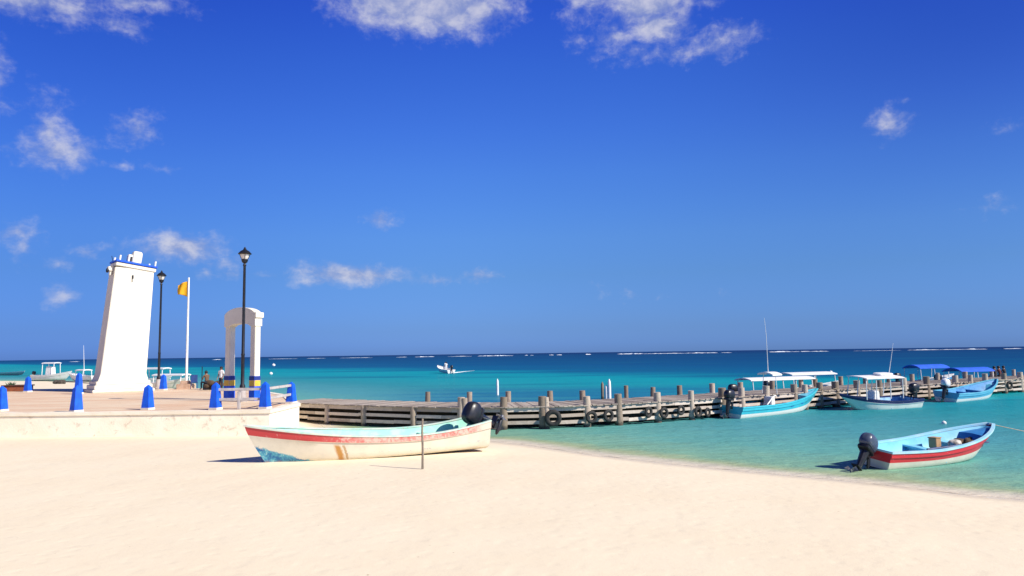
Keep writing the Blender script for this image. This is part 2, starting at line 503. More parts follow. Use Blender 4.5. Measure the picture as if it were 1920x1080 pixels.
hgt = N.math('ADD', hgt, N.math('MULTIPLY', N.smooth(pit.outputs['Distance'], .05, .45), .45))
N.l.new(hgt, bn.inputs['Height']); N.l.new(bn.outputs[0], b.inputs['Normal'])
ground = grid_mesh('beach_sand', xs, ys, height)
ground.data.materials.append(sm)
tag(ground, 'pale sandy beach running down under the sea', kind='structure')

# water
wm = bpy.data.materials.new('sea_water'); wm.use_nodes = True
N = NT(wm.node_tree); N.n.clear()
out = N.node('ShaderNodeOutputMaterial')
P_ = N.node('ShaderNodeNewGeometry').outputs['Position']
sd_ = N.math('MULTIPLY', N.node('ShaderNodeAttribute', attribute_name='shore').outputs['Fac'], -1)
sx = N.node('ShaderNodeSeparateXYZ'); N.l.new(P_, sx.inputs[0])
EX = 1.12
def wc(r, g, bl, k=.80):
    a = s2l((r, g, bl)); return (a[0] * k * 1.05 / EX, a[1] * k * 1.12 / EX, a[2] * k * .88 / EX)
wob = N.noise(N.vmath('MULTIPLY', P_, (.012, .03, 1)), 1, 4, .6)
off = N.math('ADD', N.math('ADD', sx.outputs[1], N.math('MULTIPLY', sx.outputs[0], 1.15)), N.math('MULTIPLY_ADD', wob, 90, -45))
lo_ = N.math('DIVIDE', N.math('LOGARITHM', N.math('MAXIMUM', off, 10), 10), 4)
def lp(s): return math.log10(s) / 4
far = N.ramp(lo_, [(lp(30), wc(45, 150, 175)), (lp(75), wc(30, 160, 190)), (lp(115), wc(6, 156, 190)), (lp(150), wc(0, 98, 160)), (lp(230), wc(0, 82, 148)),
                   (lp(420), wc(0, 70, 136)), (lp(900), wc(0, 62, 128)), (lp(2500), wc(0, 40, 112))])
# sea-grass patches: darker blue drifts
pat = N.smooth(N.noise(N.vmath('MULTIPLY', P_, (.018, .06, 1)), 1, 5, .6), .5, .66)
far = N.mix(N.math('MULTIPLY', pat, .55), far, wc(12, 96, 150))
lsd = N.math('DIVIDE', N.math('MAXIMUM', sd_, 0), 40)
jit = N.math('ADD', lsd, N.math('MULTIPLY', N.math('MULTIPLY_ADD', N.noise(N.vmath('MULTIPLY', P_, (.35, .7, 1)), 1, 5, .65), .12, -.06), N.smooth(lsd, 0, .08)))
near = N.ramp(jit, [(0, (.70, .60, .46)), (.012, (.60, .55, .43)), (.028, wc(180, 190, 165)), (.05, wc(142, 184, 174)), (.14, wc(112, 178, 188)), (.3, wc(88, 163, 190)), (.55, wc(60, 150, 178)), (1, wc(38, 142, 176))])
cc = N.mix(N.smooth(sd_, 14, 38), near, far)
bed = N.math('MULTIPLY', N.math('MULTIPLY', N.smooth(sx.outputs[1], 38, 46), N.smooth(sx.outputs[1], 78, 62)), N.math('MULTIPLY', N.smooth(sx.outputs[0], -14, -4), N.smooth(sx.outputs[0], 34, 14)))
cc = N.mix(N.math('MULTIPLY', bed, N.smooth(N.noise(N.vmath('MULTIPLY', P_, (.06, .3, 1)), 1, 4), .3, .6, .35, .8)), cc, wc(30, 112, 172))
dif = N.node('ShaderNodeBsdfDiffuse'); N.l.new(cc, dif.inputs[0])
glo = N.node('ShaderNodeBsdfGlossy'); glo.inputs['Roughness'].default_value = .16; glo.inputs['Color'].default_value = (1, 1, 1, 1)
# ripples
w1 = N.noise(N.vmath('MULTIPLY', P_, (1, 2.0, 1)), 1.5, 5, .6, .4)
w2 = N.noise(N.vmath('MULTIPLY', P_, (1, 1.7, 1)), 7, 4, .6, .3)
w3 = N.noise(N.vmath('MULTIPLY', P_, (.06, .16, 1)), 1, 5, .65)
hh = N.math('ADD', N.math('MULTIPLY', w1, .10), N.math('MULTIPLY', w2, .022))
hh = N.math('ADD', hh, N.math('MULTIPLY', w3, .7))
bn = N.node('ShaderNodeBump'); bn.inputs['Strength'].default_value = .8; bn.inputs['Distance'].default_value = 1.0
N.l.new(hh, bn.inputs['Height'])
N.l.new(bn.outputs[0], glo.inputs['Normal']); N.l.new(bn.outputs[0], dif.inputs['Normal'])
fr = N.node('ShaderNodeFresnel'); fr.inputs['IOR'].default_value = 1.33; N.l.new(bn.outputs[0], fr.inputs['Normal'])
ff = N.math('MINIMUM', N.math('MULTIPLY', fr.outputs[0], .6), .10)
m1 = N.node('ShaderNodeMixShader'); N.l.new(ff, m1.inputs[0]); N.l.new(dif.outputs[0], m1.inputs[1]); N.l.new(glo.outputs[0], m1.inputs[2])
tr = N.node('ShaderNodeBsdfTransparent')
m2 = N.node('ShaderNodeMixShader')
N.l.new(N.smooth(N.math('ADD', sd_, N.math('MULTIPLY_ADD', w1, .5, -.25)), -.12, .12), m2.inputs[0]); N.l.new(tr.outputs[0], m2.inputs[1]); N.l.new(m1.outputs[0], m2.inputs[2])
N.l.new(m2.outputs[0], out.inputs[0])

def wz(X, Y):
    sd = shore_dist(np.stack([X, Y], 1))
    sd = sd + .28 * fnoise(X, Y, .9, 3) * np.exp(-np.abs(sd) / 6)
    z = .012 * fnoise(X, Y, 2.2, 11) * np.clip(-sd / 2, 0, 1)
    return z, sd
wxs = axis(-15000, -14, 34, 15000, .25, 1500)
wys = axis(-40, 9, 52, 16000, .25, 1500)
sea = grid_mesh('sea_water', wxs, wys, wz)
sea.data.materials.append(wm)
tag(sea, 'turquoise sea turning deep blue towards the horizon', kind='structure')

# ------------------------------------------------------------------ reef surf
mb = MB()
def foam_strip(x0, x1, y, h, D):
    n = max(4, int((x1 - x0) / 3))
    pts = []
    for i in range(n + 1):
        p = at_depth(x0 + (x1 - x0) * i / n, y, D)
        pts.append((p.x, D + random.uniform(-8, 8)))
    vs = []; fs = []
    for i, (x, yy) in enumerate(pts):
        k = h * (.35 + .65 * random.random()) * math.sin(math.pi * (i + .3) / (n + .6)) ** .4
        for (dy, z) in ((-6, .02), (-2.2, k * .7), (0, k), (3, k * .5), (7, .02)):
            vs.append((x, yy + dy, z))
    for i in range(n):
        for j in range(4):
            a = i * 5 + j
            fs.append((a, a + 1, a + 6, a + 5))
    mb.add(vs, fs)
for (x0, x1, h) in ((136, 150, .7), (404, 412, .6), (505, 560, .35), (575, 610, .4), (640, 700, .4), (745, 765, .6), (780, 815, .8), (840, 885, .5), (896, 962, 1.0), (984, 990, .9), (994, 1000, .8), (1030, 1038, 1.0), (1044, 1054, .9),
                    (1098, 1108, 1.3), (1158, 1212, 1.4), (1214, 1290, .9), (1286, 1342, 1.1), (1354, 1370, .7), (1440, 1500, 1.2), (1502, 1516, 1.0), (1520, 1552, .9), (1600, 1690, .3), (1708, 1760, 1.0), (1765, 1800, .7), (1798, 1842, 1.1), (1888, 1912, 1.0)):
    foam_strip(x0, x1, 666, h * 1.15, 1050)
surf = mb.build('reef_surf', foam_mat)
tag(surf, 'broken white line of surf on the reef below the horizon', 'surf', kind='stuff')

# ------------------------------------------------------------------ plaza and sea wall
PZ = 1.2
fr_px = [(-260, 778.5), (0, 776), (143, 774.5), (277, 773), (405, 771.5), (504, 770.3)]
front = [on_plane(x, y, PZ) for x, y in fr_px]
cr = front[-1]
corner = on_plane(559, 757.5, PZ)
poly = [(p.x, p.y) for p in front] + [(corner.x, corner.y), (-12.5, 41.0), (-18.0, 50.0), (-33, 53.5), (-60, 54)]
poly[0] = (-60, poly[0][1])
mb = MB()
n = len(poly)
mb.add([(x, y, PZ) for x, y in poly], [tuple(range(n))])
pm = bpy.data.materials.new('plaza_paving'); pm.use_nodes = True
N = NT(pm.node_tree); b = N.n['Principled BSDF']
P_ = N.node('ShaderNodeNewGeometry').outputs['Position']
s1 = N.noise(N.vmath('MULTIPLY', P_, (.25, .9, 1)), 1, 5, .65)
s2 = N.noise(P_, 5, 5, .7)
c = N.mix(N.smooth(s1, .38, .62), (.68, .46, .30), (.74, .59, .42))
c = N.mix(N.math('MULTIPLY', N.smooth(s2, .55, .75), .5), c, (.52, .38, .28))
bt = N.node('ShaderNodeTexBrick'); N.l.new(N.vmath('MULTIPLY', P_, (1, 1, 0)), bt.inputs['Vector'])
bt.inputs['Scale'].default_value = 1.0; bt.inputs['Mortar Size'].default_value = .012; bt.offset = 0
bt.inputs['Brick Width'].default_value = .6; bt.inputs['Row Height'].default_value = .6
c = N.mix(N.math('MULTIPLY', bt.outputs['Fac'], .5), c, (.3, .22, .17))
N.l.new(c, b.inputs['Base Color']); b.inputs['Roughness'].default_value = .85
b.inputs['Specular IOR Level'].default_value = .2
plaza = mb.build('pavement', pm, smooth=False)
tag(plaza, 'pinkish paved seafront plaza', kind='structure')
# sea wall: thick cream wall with a rounded curb on top
mb = MB(); cb = MB()
wp = [Vector((x, y, 0)) for x, y in poly[:8]]
def offset_path(pts, d):
    res = []
    for i, p in enumerate(pts):
        a = (pts[i] - pts[i - 1]).normalized() if i else (pts[1] - pts[0]).normalized()
        b_ = (pts[i + 1] - pts[i]).normalized() if i < len(pts) - 1 else a
        nn = (Vector((a.y, -a.x, 0)) + Vector((b_.y, -b_.x, 0))).normalized()
        k = d / max(.4, nn.dot(Vector((a.y, -a.x, 0))))
        res.append(p + nn * k)
    return res
def densify(pts, step=.4):
    r_ = []
    for a, b_ in zip(pts[:-1], pts[1:]):
        m = max(1, int((b_ - a).length / step))
        r_ += [a + (b_ - a) * i / m for i in range(m)]
    return r_ + [pts[-1]]
def wall_strip(mbx, pts, d0, d1, z0, z1, jag=0.0):
    A = offset_path(pts, d0); B = offset_path(pts, d1)
    vs = []; fs = []
    for i, (p, q) in enumerate(zip(A, B)):
        j = (mnoise.noise(Vector((i * .35, 2, 0)))) * jag
        vs += [(p.x, p.y, z0), (q.x, q.y, z0), (q.x, q.y, z1 + j), (p.x, p.y, z1 + j)]
    for i in range(len(A) - 1):
        a = i * 4; c_ = a + 4
        for k in range(4):
            fs.append((a + k, a + (k + 1) % 4, c_ + (k + 1) % 4, c_ + k))
    fs += [(0, 3, 2, 1), tuple(len(vs) - 4 + k for k in range(4))]
    mbx.add(vs, fs)
wpd = densify(wp)
wall_strip(mb, wpd, -.35, .05, -.8, PZ - .09)
wall_strip(cb, wpd, -.30, .10, PZ - .088, PZ + .035, .035)
wall = mb.build('sea_wall', cream_wall, smooth=False)
tag(wall, 'low stained cream retaining wall below the plaza', 'wall')
curb = cb.build('curb', curb_mat, wall, smooth=False)
mb = MB()
wpb = [Vector((x, y, 0)) for x, y in poly[7:]]
wall_strip(mb, densify(wpb), -.35, .04, -.5, PZ + .02)
bw = mb.build('rear_wall', curb_mat, smooth=False)
tag(bw, 'low pale wall along the seaward back edge of the plaza', 'wall')

# ------------------------------------------------------------------ bollards
def make_bollard():
    r_ = empty('bollard')
    m = MB()
    m.add([(-.24, -.24, .06), (.24, -.24, .06), (.24, .24, .06), (-.24, .24, .06),
           (-.155, -.155, .90), (.155, -.155, .90), (.155, .155, .90), (-.155, .155, .90), (0, 0, 1.04)],
          [(0, 3, 2, 1), (0, 1, 5, 4), (1, 2, 6, 5), (2, 3, 7, 6), (3, 0, 4, 7), (4, 5, 8), (5, 6, 8), (6, 7, 8), (7, 4, 8)])
    m.build('post', royal_blue, r_, bevel=.015)
    m = MB(); m.box((0, 0, .03), (.52, .52, .10)); m.build('foot', whitewash, r_, bevel=.012)
    return r_
bol = [(2, 771, 'blue bollard cut by the left edge of the photo, on the plaza wall', 1.0), (143, 772.5, 'blue bollard on the plaza edge with another rising right behind it', 1.02),
       (277, 768, 'blue bollard on the plaza edge just right below the lighthouse', .98), (404, 768, 'blue bollard where the pale railing begins, left of the arch', 1.05),
       (497, 766.5, 'blue bollard on the wall between the two railing spans, right of the arch', 1.05), (546, 756, 'rightmost blue bollard at the corner beside the jetty', .92),
       (52, 735, 'small far blue bollard at the back of the plaza above the brown planter', .98), (147, 739, 'far blue bollard peeking out above the nearer one left of the lighthouse', 1.25),
       (235, 733.5, 'small far blue bollard in front of the lighthouse steps', .92), (306, 731.5, 'far blue bollard beside the foot of the far lamp post', 1.0)]
proto = make_bollard()
BP = []
for i, (x, y, lab, s) in enumerate(bol):
    o = proto if i == 0 else copy_tree(proto)
    p = on_plane(x, y, PZ)
    BP.append(p)
    o.location = (p.x, p.y, PZ); o.scale = (.76, .76, s * 1.02)
    o.rotation_euler = (0, 0, R(-14 if i != 1 else -30))
    tag(o, lab, 'bollard', 'blue bollards around the plaza')

# railings between bollards
def railing(a, b_, label, posts=True):
    r_ = empty('railing', ((a + b_) / 2)); r_.location.z = PZ
    o_ = r_.location
    d = (b_ - a); 
    for z in (.80, .40):
        m = MB()
        A = a + d * .04 - o_; B = b_ - d * .04 - o_
        A.z = z; B.z = z
        nrm = Vector((d.y, -d.x, 0)).normalized() * .04
        up = Vector((0, 0, .055))
        vs = [A - nrm - up, A + nrm - up, A + nrm + up, A - nrm + up, B - nrm - up, B + nrm - up, B + nrm + up, B - nrm + up]
        m.add(vs, [(0, 1, 2, 3), (7, 6, 5, 4), (0, 4, 5, 1), (1, 5, 6, 2), (2, 6, 7, 3), (3, 7, 4, 0)])
        m.build('rail', rail_mat, r_, bevel=.01)
    if posts:
        m = MB(); q = a + d * .47 - o_
        m.box((q.x, q.y, .36), (.11, .11, .72)); m.build('post', rail_mat, r_, bevel=.01)
    tag(r_, label, 'railing', 'pale railings on the plaza edge')
rail_mat = mat('rail_paint', (.50, .47, .45), (.38, .35, .34), 3, .7, .2, 30, dirt=(.25, .2, .18), dirt_amt=.4)
def flat(p): return Vector((p.x, p.y, 0))
railing(flat(BP[3]), flat(BP[4]), 'two-bar pale railing in front of the arch')
railing(flat(BP[4]), flat(BP[5]), 'short two-bar railing on the corner by the jetty', False)

# ------------------------------------------------------------------ lighthouse
lh = empty('lighthouse', (*on_plane(236, 733, PZ).xy, PZ))
LHP = on_plane(234, 735, PZ)
nrm = Vector((.65, -.76)).normalized()
lh.location = (LHP.x - nrm.x * 1.35, LHP.y - nrm.y * 1.35, PZ)
lh.rotation_euler = (0, 0, math.atan2(nrm.y, nrm.x) + math.pi / 2)   # local -Y faces the sun side
m = MB()
m.box((0, 0, .09), (3.6, 2.5, .18))
m.box((0, 0, .18 + .14), (3.36, 2.3, .28))
m.box((0, 0, .46 + .12), (3.14, 2.1, .24))
m.build('plinth', whitewash, lh, bevel=.03)
lean = 0.52
def sec(z, w, d, k):
    return [(-w / 2 + k, -d / 2, z), (w / 2 + k, -d / 2, z), (w / 2 + k, d / 2, z), (-w / 2 + k, d / 2, z)]
m = MB()
prof = [(.70, 2.92, 1.96), (1.15, 2.66, 1.74)] + [(1.15 + 6.85 * i / 14, 2.66 - .34 * i / 14, 1.74 - .2 * i / 14) for i in range(1, 15)]
vs = []; fs = []
for (z, w, d) in prof: vs += sec(z, w, d, lean * (z - .7) / 7.4)
for i in range(len(prof) - 1):
    a = i * 4
    for k in range(4): fs.append((a + k, a + (k + 1) % 4, a + 4 + (k + 1) % 4, a + 4 + k))
fs += [(3, 2, 1, 0), tuple(len(vs) - 4 + k for k in range(4))]
m.add(vs, fs)
m.build('tower', whitewash, lh, bevel=.03)
T = Matrix.Translation((lean + .04, 0, 7.94)) @ Matrix.Rotation(R(7.5), 4, 'Y')
m = MB(); m.box((0, 0, .12), (2.42, 1.7, .24), T); m.build('cornice', whitewash, lh, bevel=.03)
m = MB(); m.box((0, 0, .32), (2.50, 1.85, .13), T); m.build('roof_slab', royal_blue, lh, bevel=.02)
m = MB(); m.blob((.10, 0, .78), (.60, .6, .95), p=5, n=12, M=T); m.blob((-.26, 0, .62), (.40, .45, .72), p=6, M=T)
lt = m.build('lantern_housing', whitewash, lh, bevel=0)
m = MB(); m.box((-.26, -.235, .62), (.12, .03, .38), T); m.build('hatch', black_iron, lt)
for (x, y) in ((-1.02, -.75), (1.12, -.75), (-1.02, .75), (1.12, .75)):
    m = MB(); m.tube([T @ Vector((x, y, .38)), T @ Vector((x, y, .72))], .06, 8); m.build('corner_post', white_paint, lh)
m = MB(); m.box((-1.38, -.2, -.22), (.30, .45, .28), T); m.box((-1.32, -.2, -.48), (.12, .3, .3), T)
bl = m.build('wall_bracket', whitewash, lh, bevel=.02)
m = MB(); m.blob((-1.54, -.35, -.36), (.18, .2, .30), M=T); m.build('floodlight', black_iron, bl)
m = MB(); m.tube([T @ Vector((-1.2, .2, .3)), T @ Vector((-1.34, .2, .7))], .02, 6); m.build('aerial', black_iron, lh)
m = MB(); m.box((lean * .93 - .1, -.80, 7.40), (.10, .03, .22)); m.box((lean * .93 - .13, -.805, 7.18), (.035, .03, .24)); m.build('window_slit', black_iron, lh)
tag(lh, 'white square leaning lighthouse with a blue-edged roof slab', 'lighthouse')

# ------------------------------------------------------------------ arch
aL = on_plane(428, 748, PZ); aR = on_plane(480, 749, PZ)
ac = (flat(aL) + flat(aR)) / 2
ad = Vector((.88, -.475, 0)).normalized()      # across the opening
an = Vector((-.78, -.62, 0)).normalized()
# centre at depth of about 37 m
ac = Vector((at_depth(454, 700, 36.5).x, 36.5, 0))
arch = empty('arch', (ac.x, ac.y, PZ)); arch.rotation_euler = (0, 0, math.atan2(ad.y, ad.x)); arch.scale = (.93, .93, 1.07)
HW = .94; CW = .36
for s in (-1, 1):
    m = MB(); m.box((s * HW, 0, 1.05 + 1.16), (CW, CW, 2.32)); cpl = m.build('column', whitewash, arch, bevel=.02)
    m = MB()
    m.box((s * HW, 0, .32), (CW + .05, CW + .05, .64), mi=0)
    m.box((s * HW, 0, .64 + .14), (CW + .04, CW + .04, .28), mi=1)
    m.box((s * HW, 0, .92 + .09), (CW + .05, CW + .05, .18), mi=2)
    m.build('painted_base', [royal_blue, yellow, mat('band_navy', (.012, .04, .26), (.01, .03, .2), 5, .6)], cpl, bevel=.008)
# barrel top: solid spandrel with arched crown and shallow arched soffit
m = MB(); K = 24; vs = []; fs = []
for k in range(K + 1):
    x = -1.16 + 2.32 * k / K
    zt = 3.84 + .50 * math.sqrt(max(0, 1 - (x / 1.24) ** 2)) - .1
    zb = 3.36 + (.14 * math.sqrt(max(0, 1 - (x / .76) ** 2)) if abs(x) < .76 else 0)
    for y in (-.24, .24):
        vs += [(x, y, zb), (x, y, zt)]
for k in range(K):
    a = k * 4; c_ = a + 4
    fs += [(a, c_, c_ + 1, a + 1), (a + 2, a + 3, c_ + 3, c_ + 2), (a + 1, c_ + 1, c_ + 3, a + 3), (a, a + 2, c_ + 2, c_)]
fs += [(0, 1, 3, 2), (K * 4, K * 4 + 2, K * 4 + 3, K * 4 + 1)]
m.add(vs, fs); m.box((1.17, 0, 3.86), (.14, .54, .24))
m.build('arched_top', whitewash, arch, bevel=.01)
tag(arch, 'white free-standing arch on two columns with blue and yellow bases', 'arch')

# ------------------------------------------------------------------ lamp posts
def make_lamp():
    r_ = empty('lamp_post')
    m = MB(); m.lathe([(.24, -.03), (.24, .10), (.19, .16), (.16, .58), (.14, .62)], 14); m.build('pedestal', mat('pedestal_grey', (.42, .38, .36), (.34, .30, .28), 3, .85), r_)
    m = MB(); m.lathe([(.13, .6), (.13, .75), (.085, .85), (.08, 2.2), (.095, 2.25), (.075, 2.32), (.06, 6.55), (.085, 6.6), (.06, 6.65), (.05, 6.72)], 12); m.build('pole', black_iron, r_)
    m = MB(); m.lathe([(.06, 6.7), (.12, 6.74), (.16, 6.86), (.13, 6.9)], 14); 
    m.lathe([(.30, 7.14), (.32, 7.17), (.2, 7.3), (.09, 7.36), (.05, 7.44), (.02, 7.5)], 16)
    for k in range(4):
        a = k * math.pi / 2 + .4
        m.tube([(.14 * math.cos(a), .14 * math.sin(a), 6.88), (.25 * math.cos(a), .25 * math.sin(a), 7.16)], .012, 6)
    ln = m.build('lantern', black_iron, r_)
    m = MB(); m.lathe([(.11, 6.89), (.17, 6.98), (.22, 7.13)], 14); m.build('globe', glass_frost, ln)
    return r_
lp1 = make_lamp()
p = on_plane(454, 753, PZ); lp1.location = (p.x, p.y, PZ); lp1.scale = (1, 1, .985)
tag(lp1, 'tall black lamp post standing in front of the arch', 'lamp post', 'black lamp posts on the plaza')
lp2 = copy_tree(lp1)
p = on_plane(297, 729.8, PZ); lp2.location = (p.x, p.y, PZ); lp2.scale = (1, 1, 1.085)
tag(lp2, 'far black lamp post right beside the lighthouse', 'lamp post')

# ------------------------------------------------------------------ flag pole
p = on_plane(349, 729, PZ)
fp = empty('flagpole', (p.x, p.y, PZ))
m = MB(); m.lathe([(.085, .4), (.075, 3), (.055, 7.2), (.07, 7.22), (.04, 7.3)], 12); m.build('pole', white_paint, fp)
m = MB(); m.box((0, 0, .15), (.95, .95, .36)); m.box((0, 0, .42), (.6, .6, .22)); fp.scale = (1, 1, 1.045); m.build('base', mat('base_peach', (.6, .42, .3), (.5, .33, .22), 3, .85, .3, 25), fp, bevel=.03)
tag(fp, 'slender white flagpole between the lighthouse and the arch', 'flagpole')
fl = empty('flag', (p.x, p.y, PZ + 6.28)); fl.scale = (1.15, 1, 1.1)
m = MB(); vs = []; fs = []
NX, NZ = 14, 10
for i in range(NX + 1):
    for j in range(NZ + 1):
        u = i / NX; v = j / NZ
        x = -.06 - u * .66 * (1 - .18 * abs(v - .45))
        y = .12 * math.sin(u * 7 + v * 2.0) * u
        z = .98 * (v - .0) * (1 - .35 * u) + .32 * u * (1 - v * .2) - .16 * u * u
        vs.append((x, y, z))
for i in range(NX):
    for j in range(NZ):
        a = i * (NZ + 1) + j
        fs.append((a, a + NZ + 1, a + NZ + 2, a + 1))
m.add(vs, fs); fo = m.build('cloth', flag_mat, fl)
md = fo.modifiers.new('thick', 'SOLIDIFY'); md.thickness = .008
tag(fl, 'amber yellow flag flying from the top of the white pole', 'flag')

# ------------------------------------------------------------------ planter / bits on the plaza
p = on_plane(24, 734, PZ)
pl = empty('planter', (p.x, p.y + .5, PZ))
m = MB(); m.box((0, 0, .17), (1.55, .9, .36)); m.build('body', terracotta, pl, bevel=.03)
m = MB(); m.box((0, 0, .385), (1.68, 1.02, .08)); m.build('cap', mat('planter_cap', (.14, .05, .03), (.07, .04, .03), 4, .85, .4, 25), pl, bevel=.02)
m = MB()
for k in range(60):
    a = random.uniform(0, 6.28); r0 = random.uniform(0, .3); q = Vector((-.45 + r0 * math.cos(a) * .7, r0 * math.sin(a), .4))
    t = q + Vector((random.uniform(-.2, .2), random.uniform(-.2, .2), random.uniform(.1, .28)))
    w = Vector((random.uniform(-.04, .04), random.uniform(-.04, .04), .01))
    m.add([q - w, q + w, t], [(0, 1, 2)])
m.build('plant', mat('planter_leaves', (.03, .07, .03), (.05, .10, .03), 8, .7), pl, smooth=False)
tag(pl, 'low reddish brown planter at the left edge of the plaza', 'planter')

# ------------------------------------------------------------------ boats
def hull_mat(name, body, stripe=None, sv=.77, bottom=None, bv=.3, wear=.0, wearc=(.8, .74, .66), bow_blue=False, rust=False, rough=.4, shadow_line=None):
    m = bpy.data.materials.new(name); m.use_nodes = True
    N = NT(m.node_tree); b = N.n['Principled BSDF']
    tc = N.node('ShaderNodeTexCoord').outputs['Object']
    hv = N.node('ShaderNodeAttribute', attribute_name='hv').outputs['Fac']
    ht = N.node('ShaderNodeAttribute', attribute_name='ht').outputs['Fac']
    n1 = N.noise(tc, 1.6, 6, .65); n2 = N.noise(tc, 7, 7, .72, .5)
    c = N.mix(N.smooth(n1, .4, .7), body, tuple(v * .86 for v in body))
    if bottom is not None:
        c = N.mix(N.math('LESS_THAN', hv, bv), c, bottom)
    if bow_blue:
        k = N.math('ADD', N.math('MULTIPLY', ht, 1.0), N.math('MULTIPLY', N.math('SUBTRACT', n2, .5), .22))
        edge = N.math('SUBTRACT', N.math('MULTIPLY_ADD', k, 1.5, -.98), N.math('MULTIPLY', hv, 1.0))
        bl_ = N.math('MULTIPLY', N.smooth(edge, .0, .05), N.smooth(ht, .68, .8))
        bc = N.mix(N.smooth(n2, .42, .6), (.015, .13, .32), (.10, .42, .5))
        c = N.mix(N.math('MULTIPLY', bl_, N.smooth(n2, .72, .56)), c, bc)
        # scraped keel
        c = N.mix(N.math('MULTIPLY', N.smooth(N.math('ADD', hv, N.math('MULTIPLY_ADD', n2, .3, -.15)), .16, .02), .7), c, (.42, .25, .13))
    if rust:
        for (t0, w, cst) in ((.655, .010, (.48, .22, .03)), (.63, .004, (.45, .3, .15))):
            k = N.math('ABSOLUTE', N.math('SUBTRACT', N.math('ADD', ht, N.math('MULTIPLY_ADD', n2, .02, -.01)), N.math('MULTIPLY_ADD', hv, .04, t0 - .02)))
            k = N.math('MULTIPLY', N.smooth(k, w * 1.8, w * .5), N.smooth(hv, .74, .6))
            c = N.mix(N.math('MULTIPLY', k, .95), c, cst)
        # scraps of old registration paint
        k = N.math('MULTIPLY', N.smooth(N.noise(N.vmath('MULTIPLY', tc, (9, 1, 16)), 1, 3, .6), .6, .66), N.math('MULTIPLY', N.math('GREATER_THAN', hv, .34), N.math('LESS_THAN', hv, .42)))
        c = N.mix(N.math('MULTIPLY', k, N.math('MULTIPLY', N.math('LESS_THAN', ht, .62), .5)), c, (.1, .2, .35))
    if stripe is not None:
        on = N.math('GREATER_THAN', hv, sv)
        st = stripe
        if wear > 0:
            w_ = N.smooth(N.math('ADD', n2, N.math('MULTIPLY', N.smooth(ht, .80, .50), .20 * wear)), .56, .80)
            st = N.mix(N.math('MULTIPLY', w_, .9), stripe, wearc)
            st = N.mix(N.math('MULTIPLY', N.smooth(ht, .8, .5), .35), st, (.72, .36, .30))
            st = N.mix(N.smooth(N.math('MULTIPLY', hv, 1), .965, .985), st, wearc)
            st = N.mix(N.smooth(ht, .10, .02), st, wearc)
        c = N.mix(on, c, st)
    if shadow_line is not None:  # dark waterline shadow painted into the hull colour
        c = N.mix(N.math('MULTIPLY', N.math('GREATER_THAN', hv, shadow_line[0]), N.math('LESS_THAN', hv, shadow_line[1])), c, shadow_line[2])
    # waterline scum and scuffs
    c = N.mix(N.math('MULTIPLY', N.smooth(n2, .6, .78), .35), c, tuple(v * .5 for v in body))
    N.l.new(c, b.inputs['Base Color'])
    N.l.new(N.math('MULTIPLY_ADD', n2, .3, rough - .1), b.inputs['Roughness'])
    return m

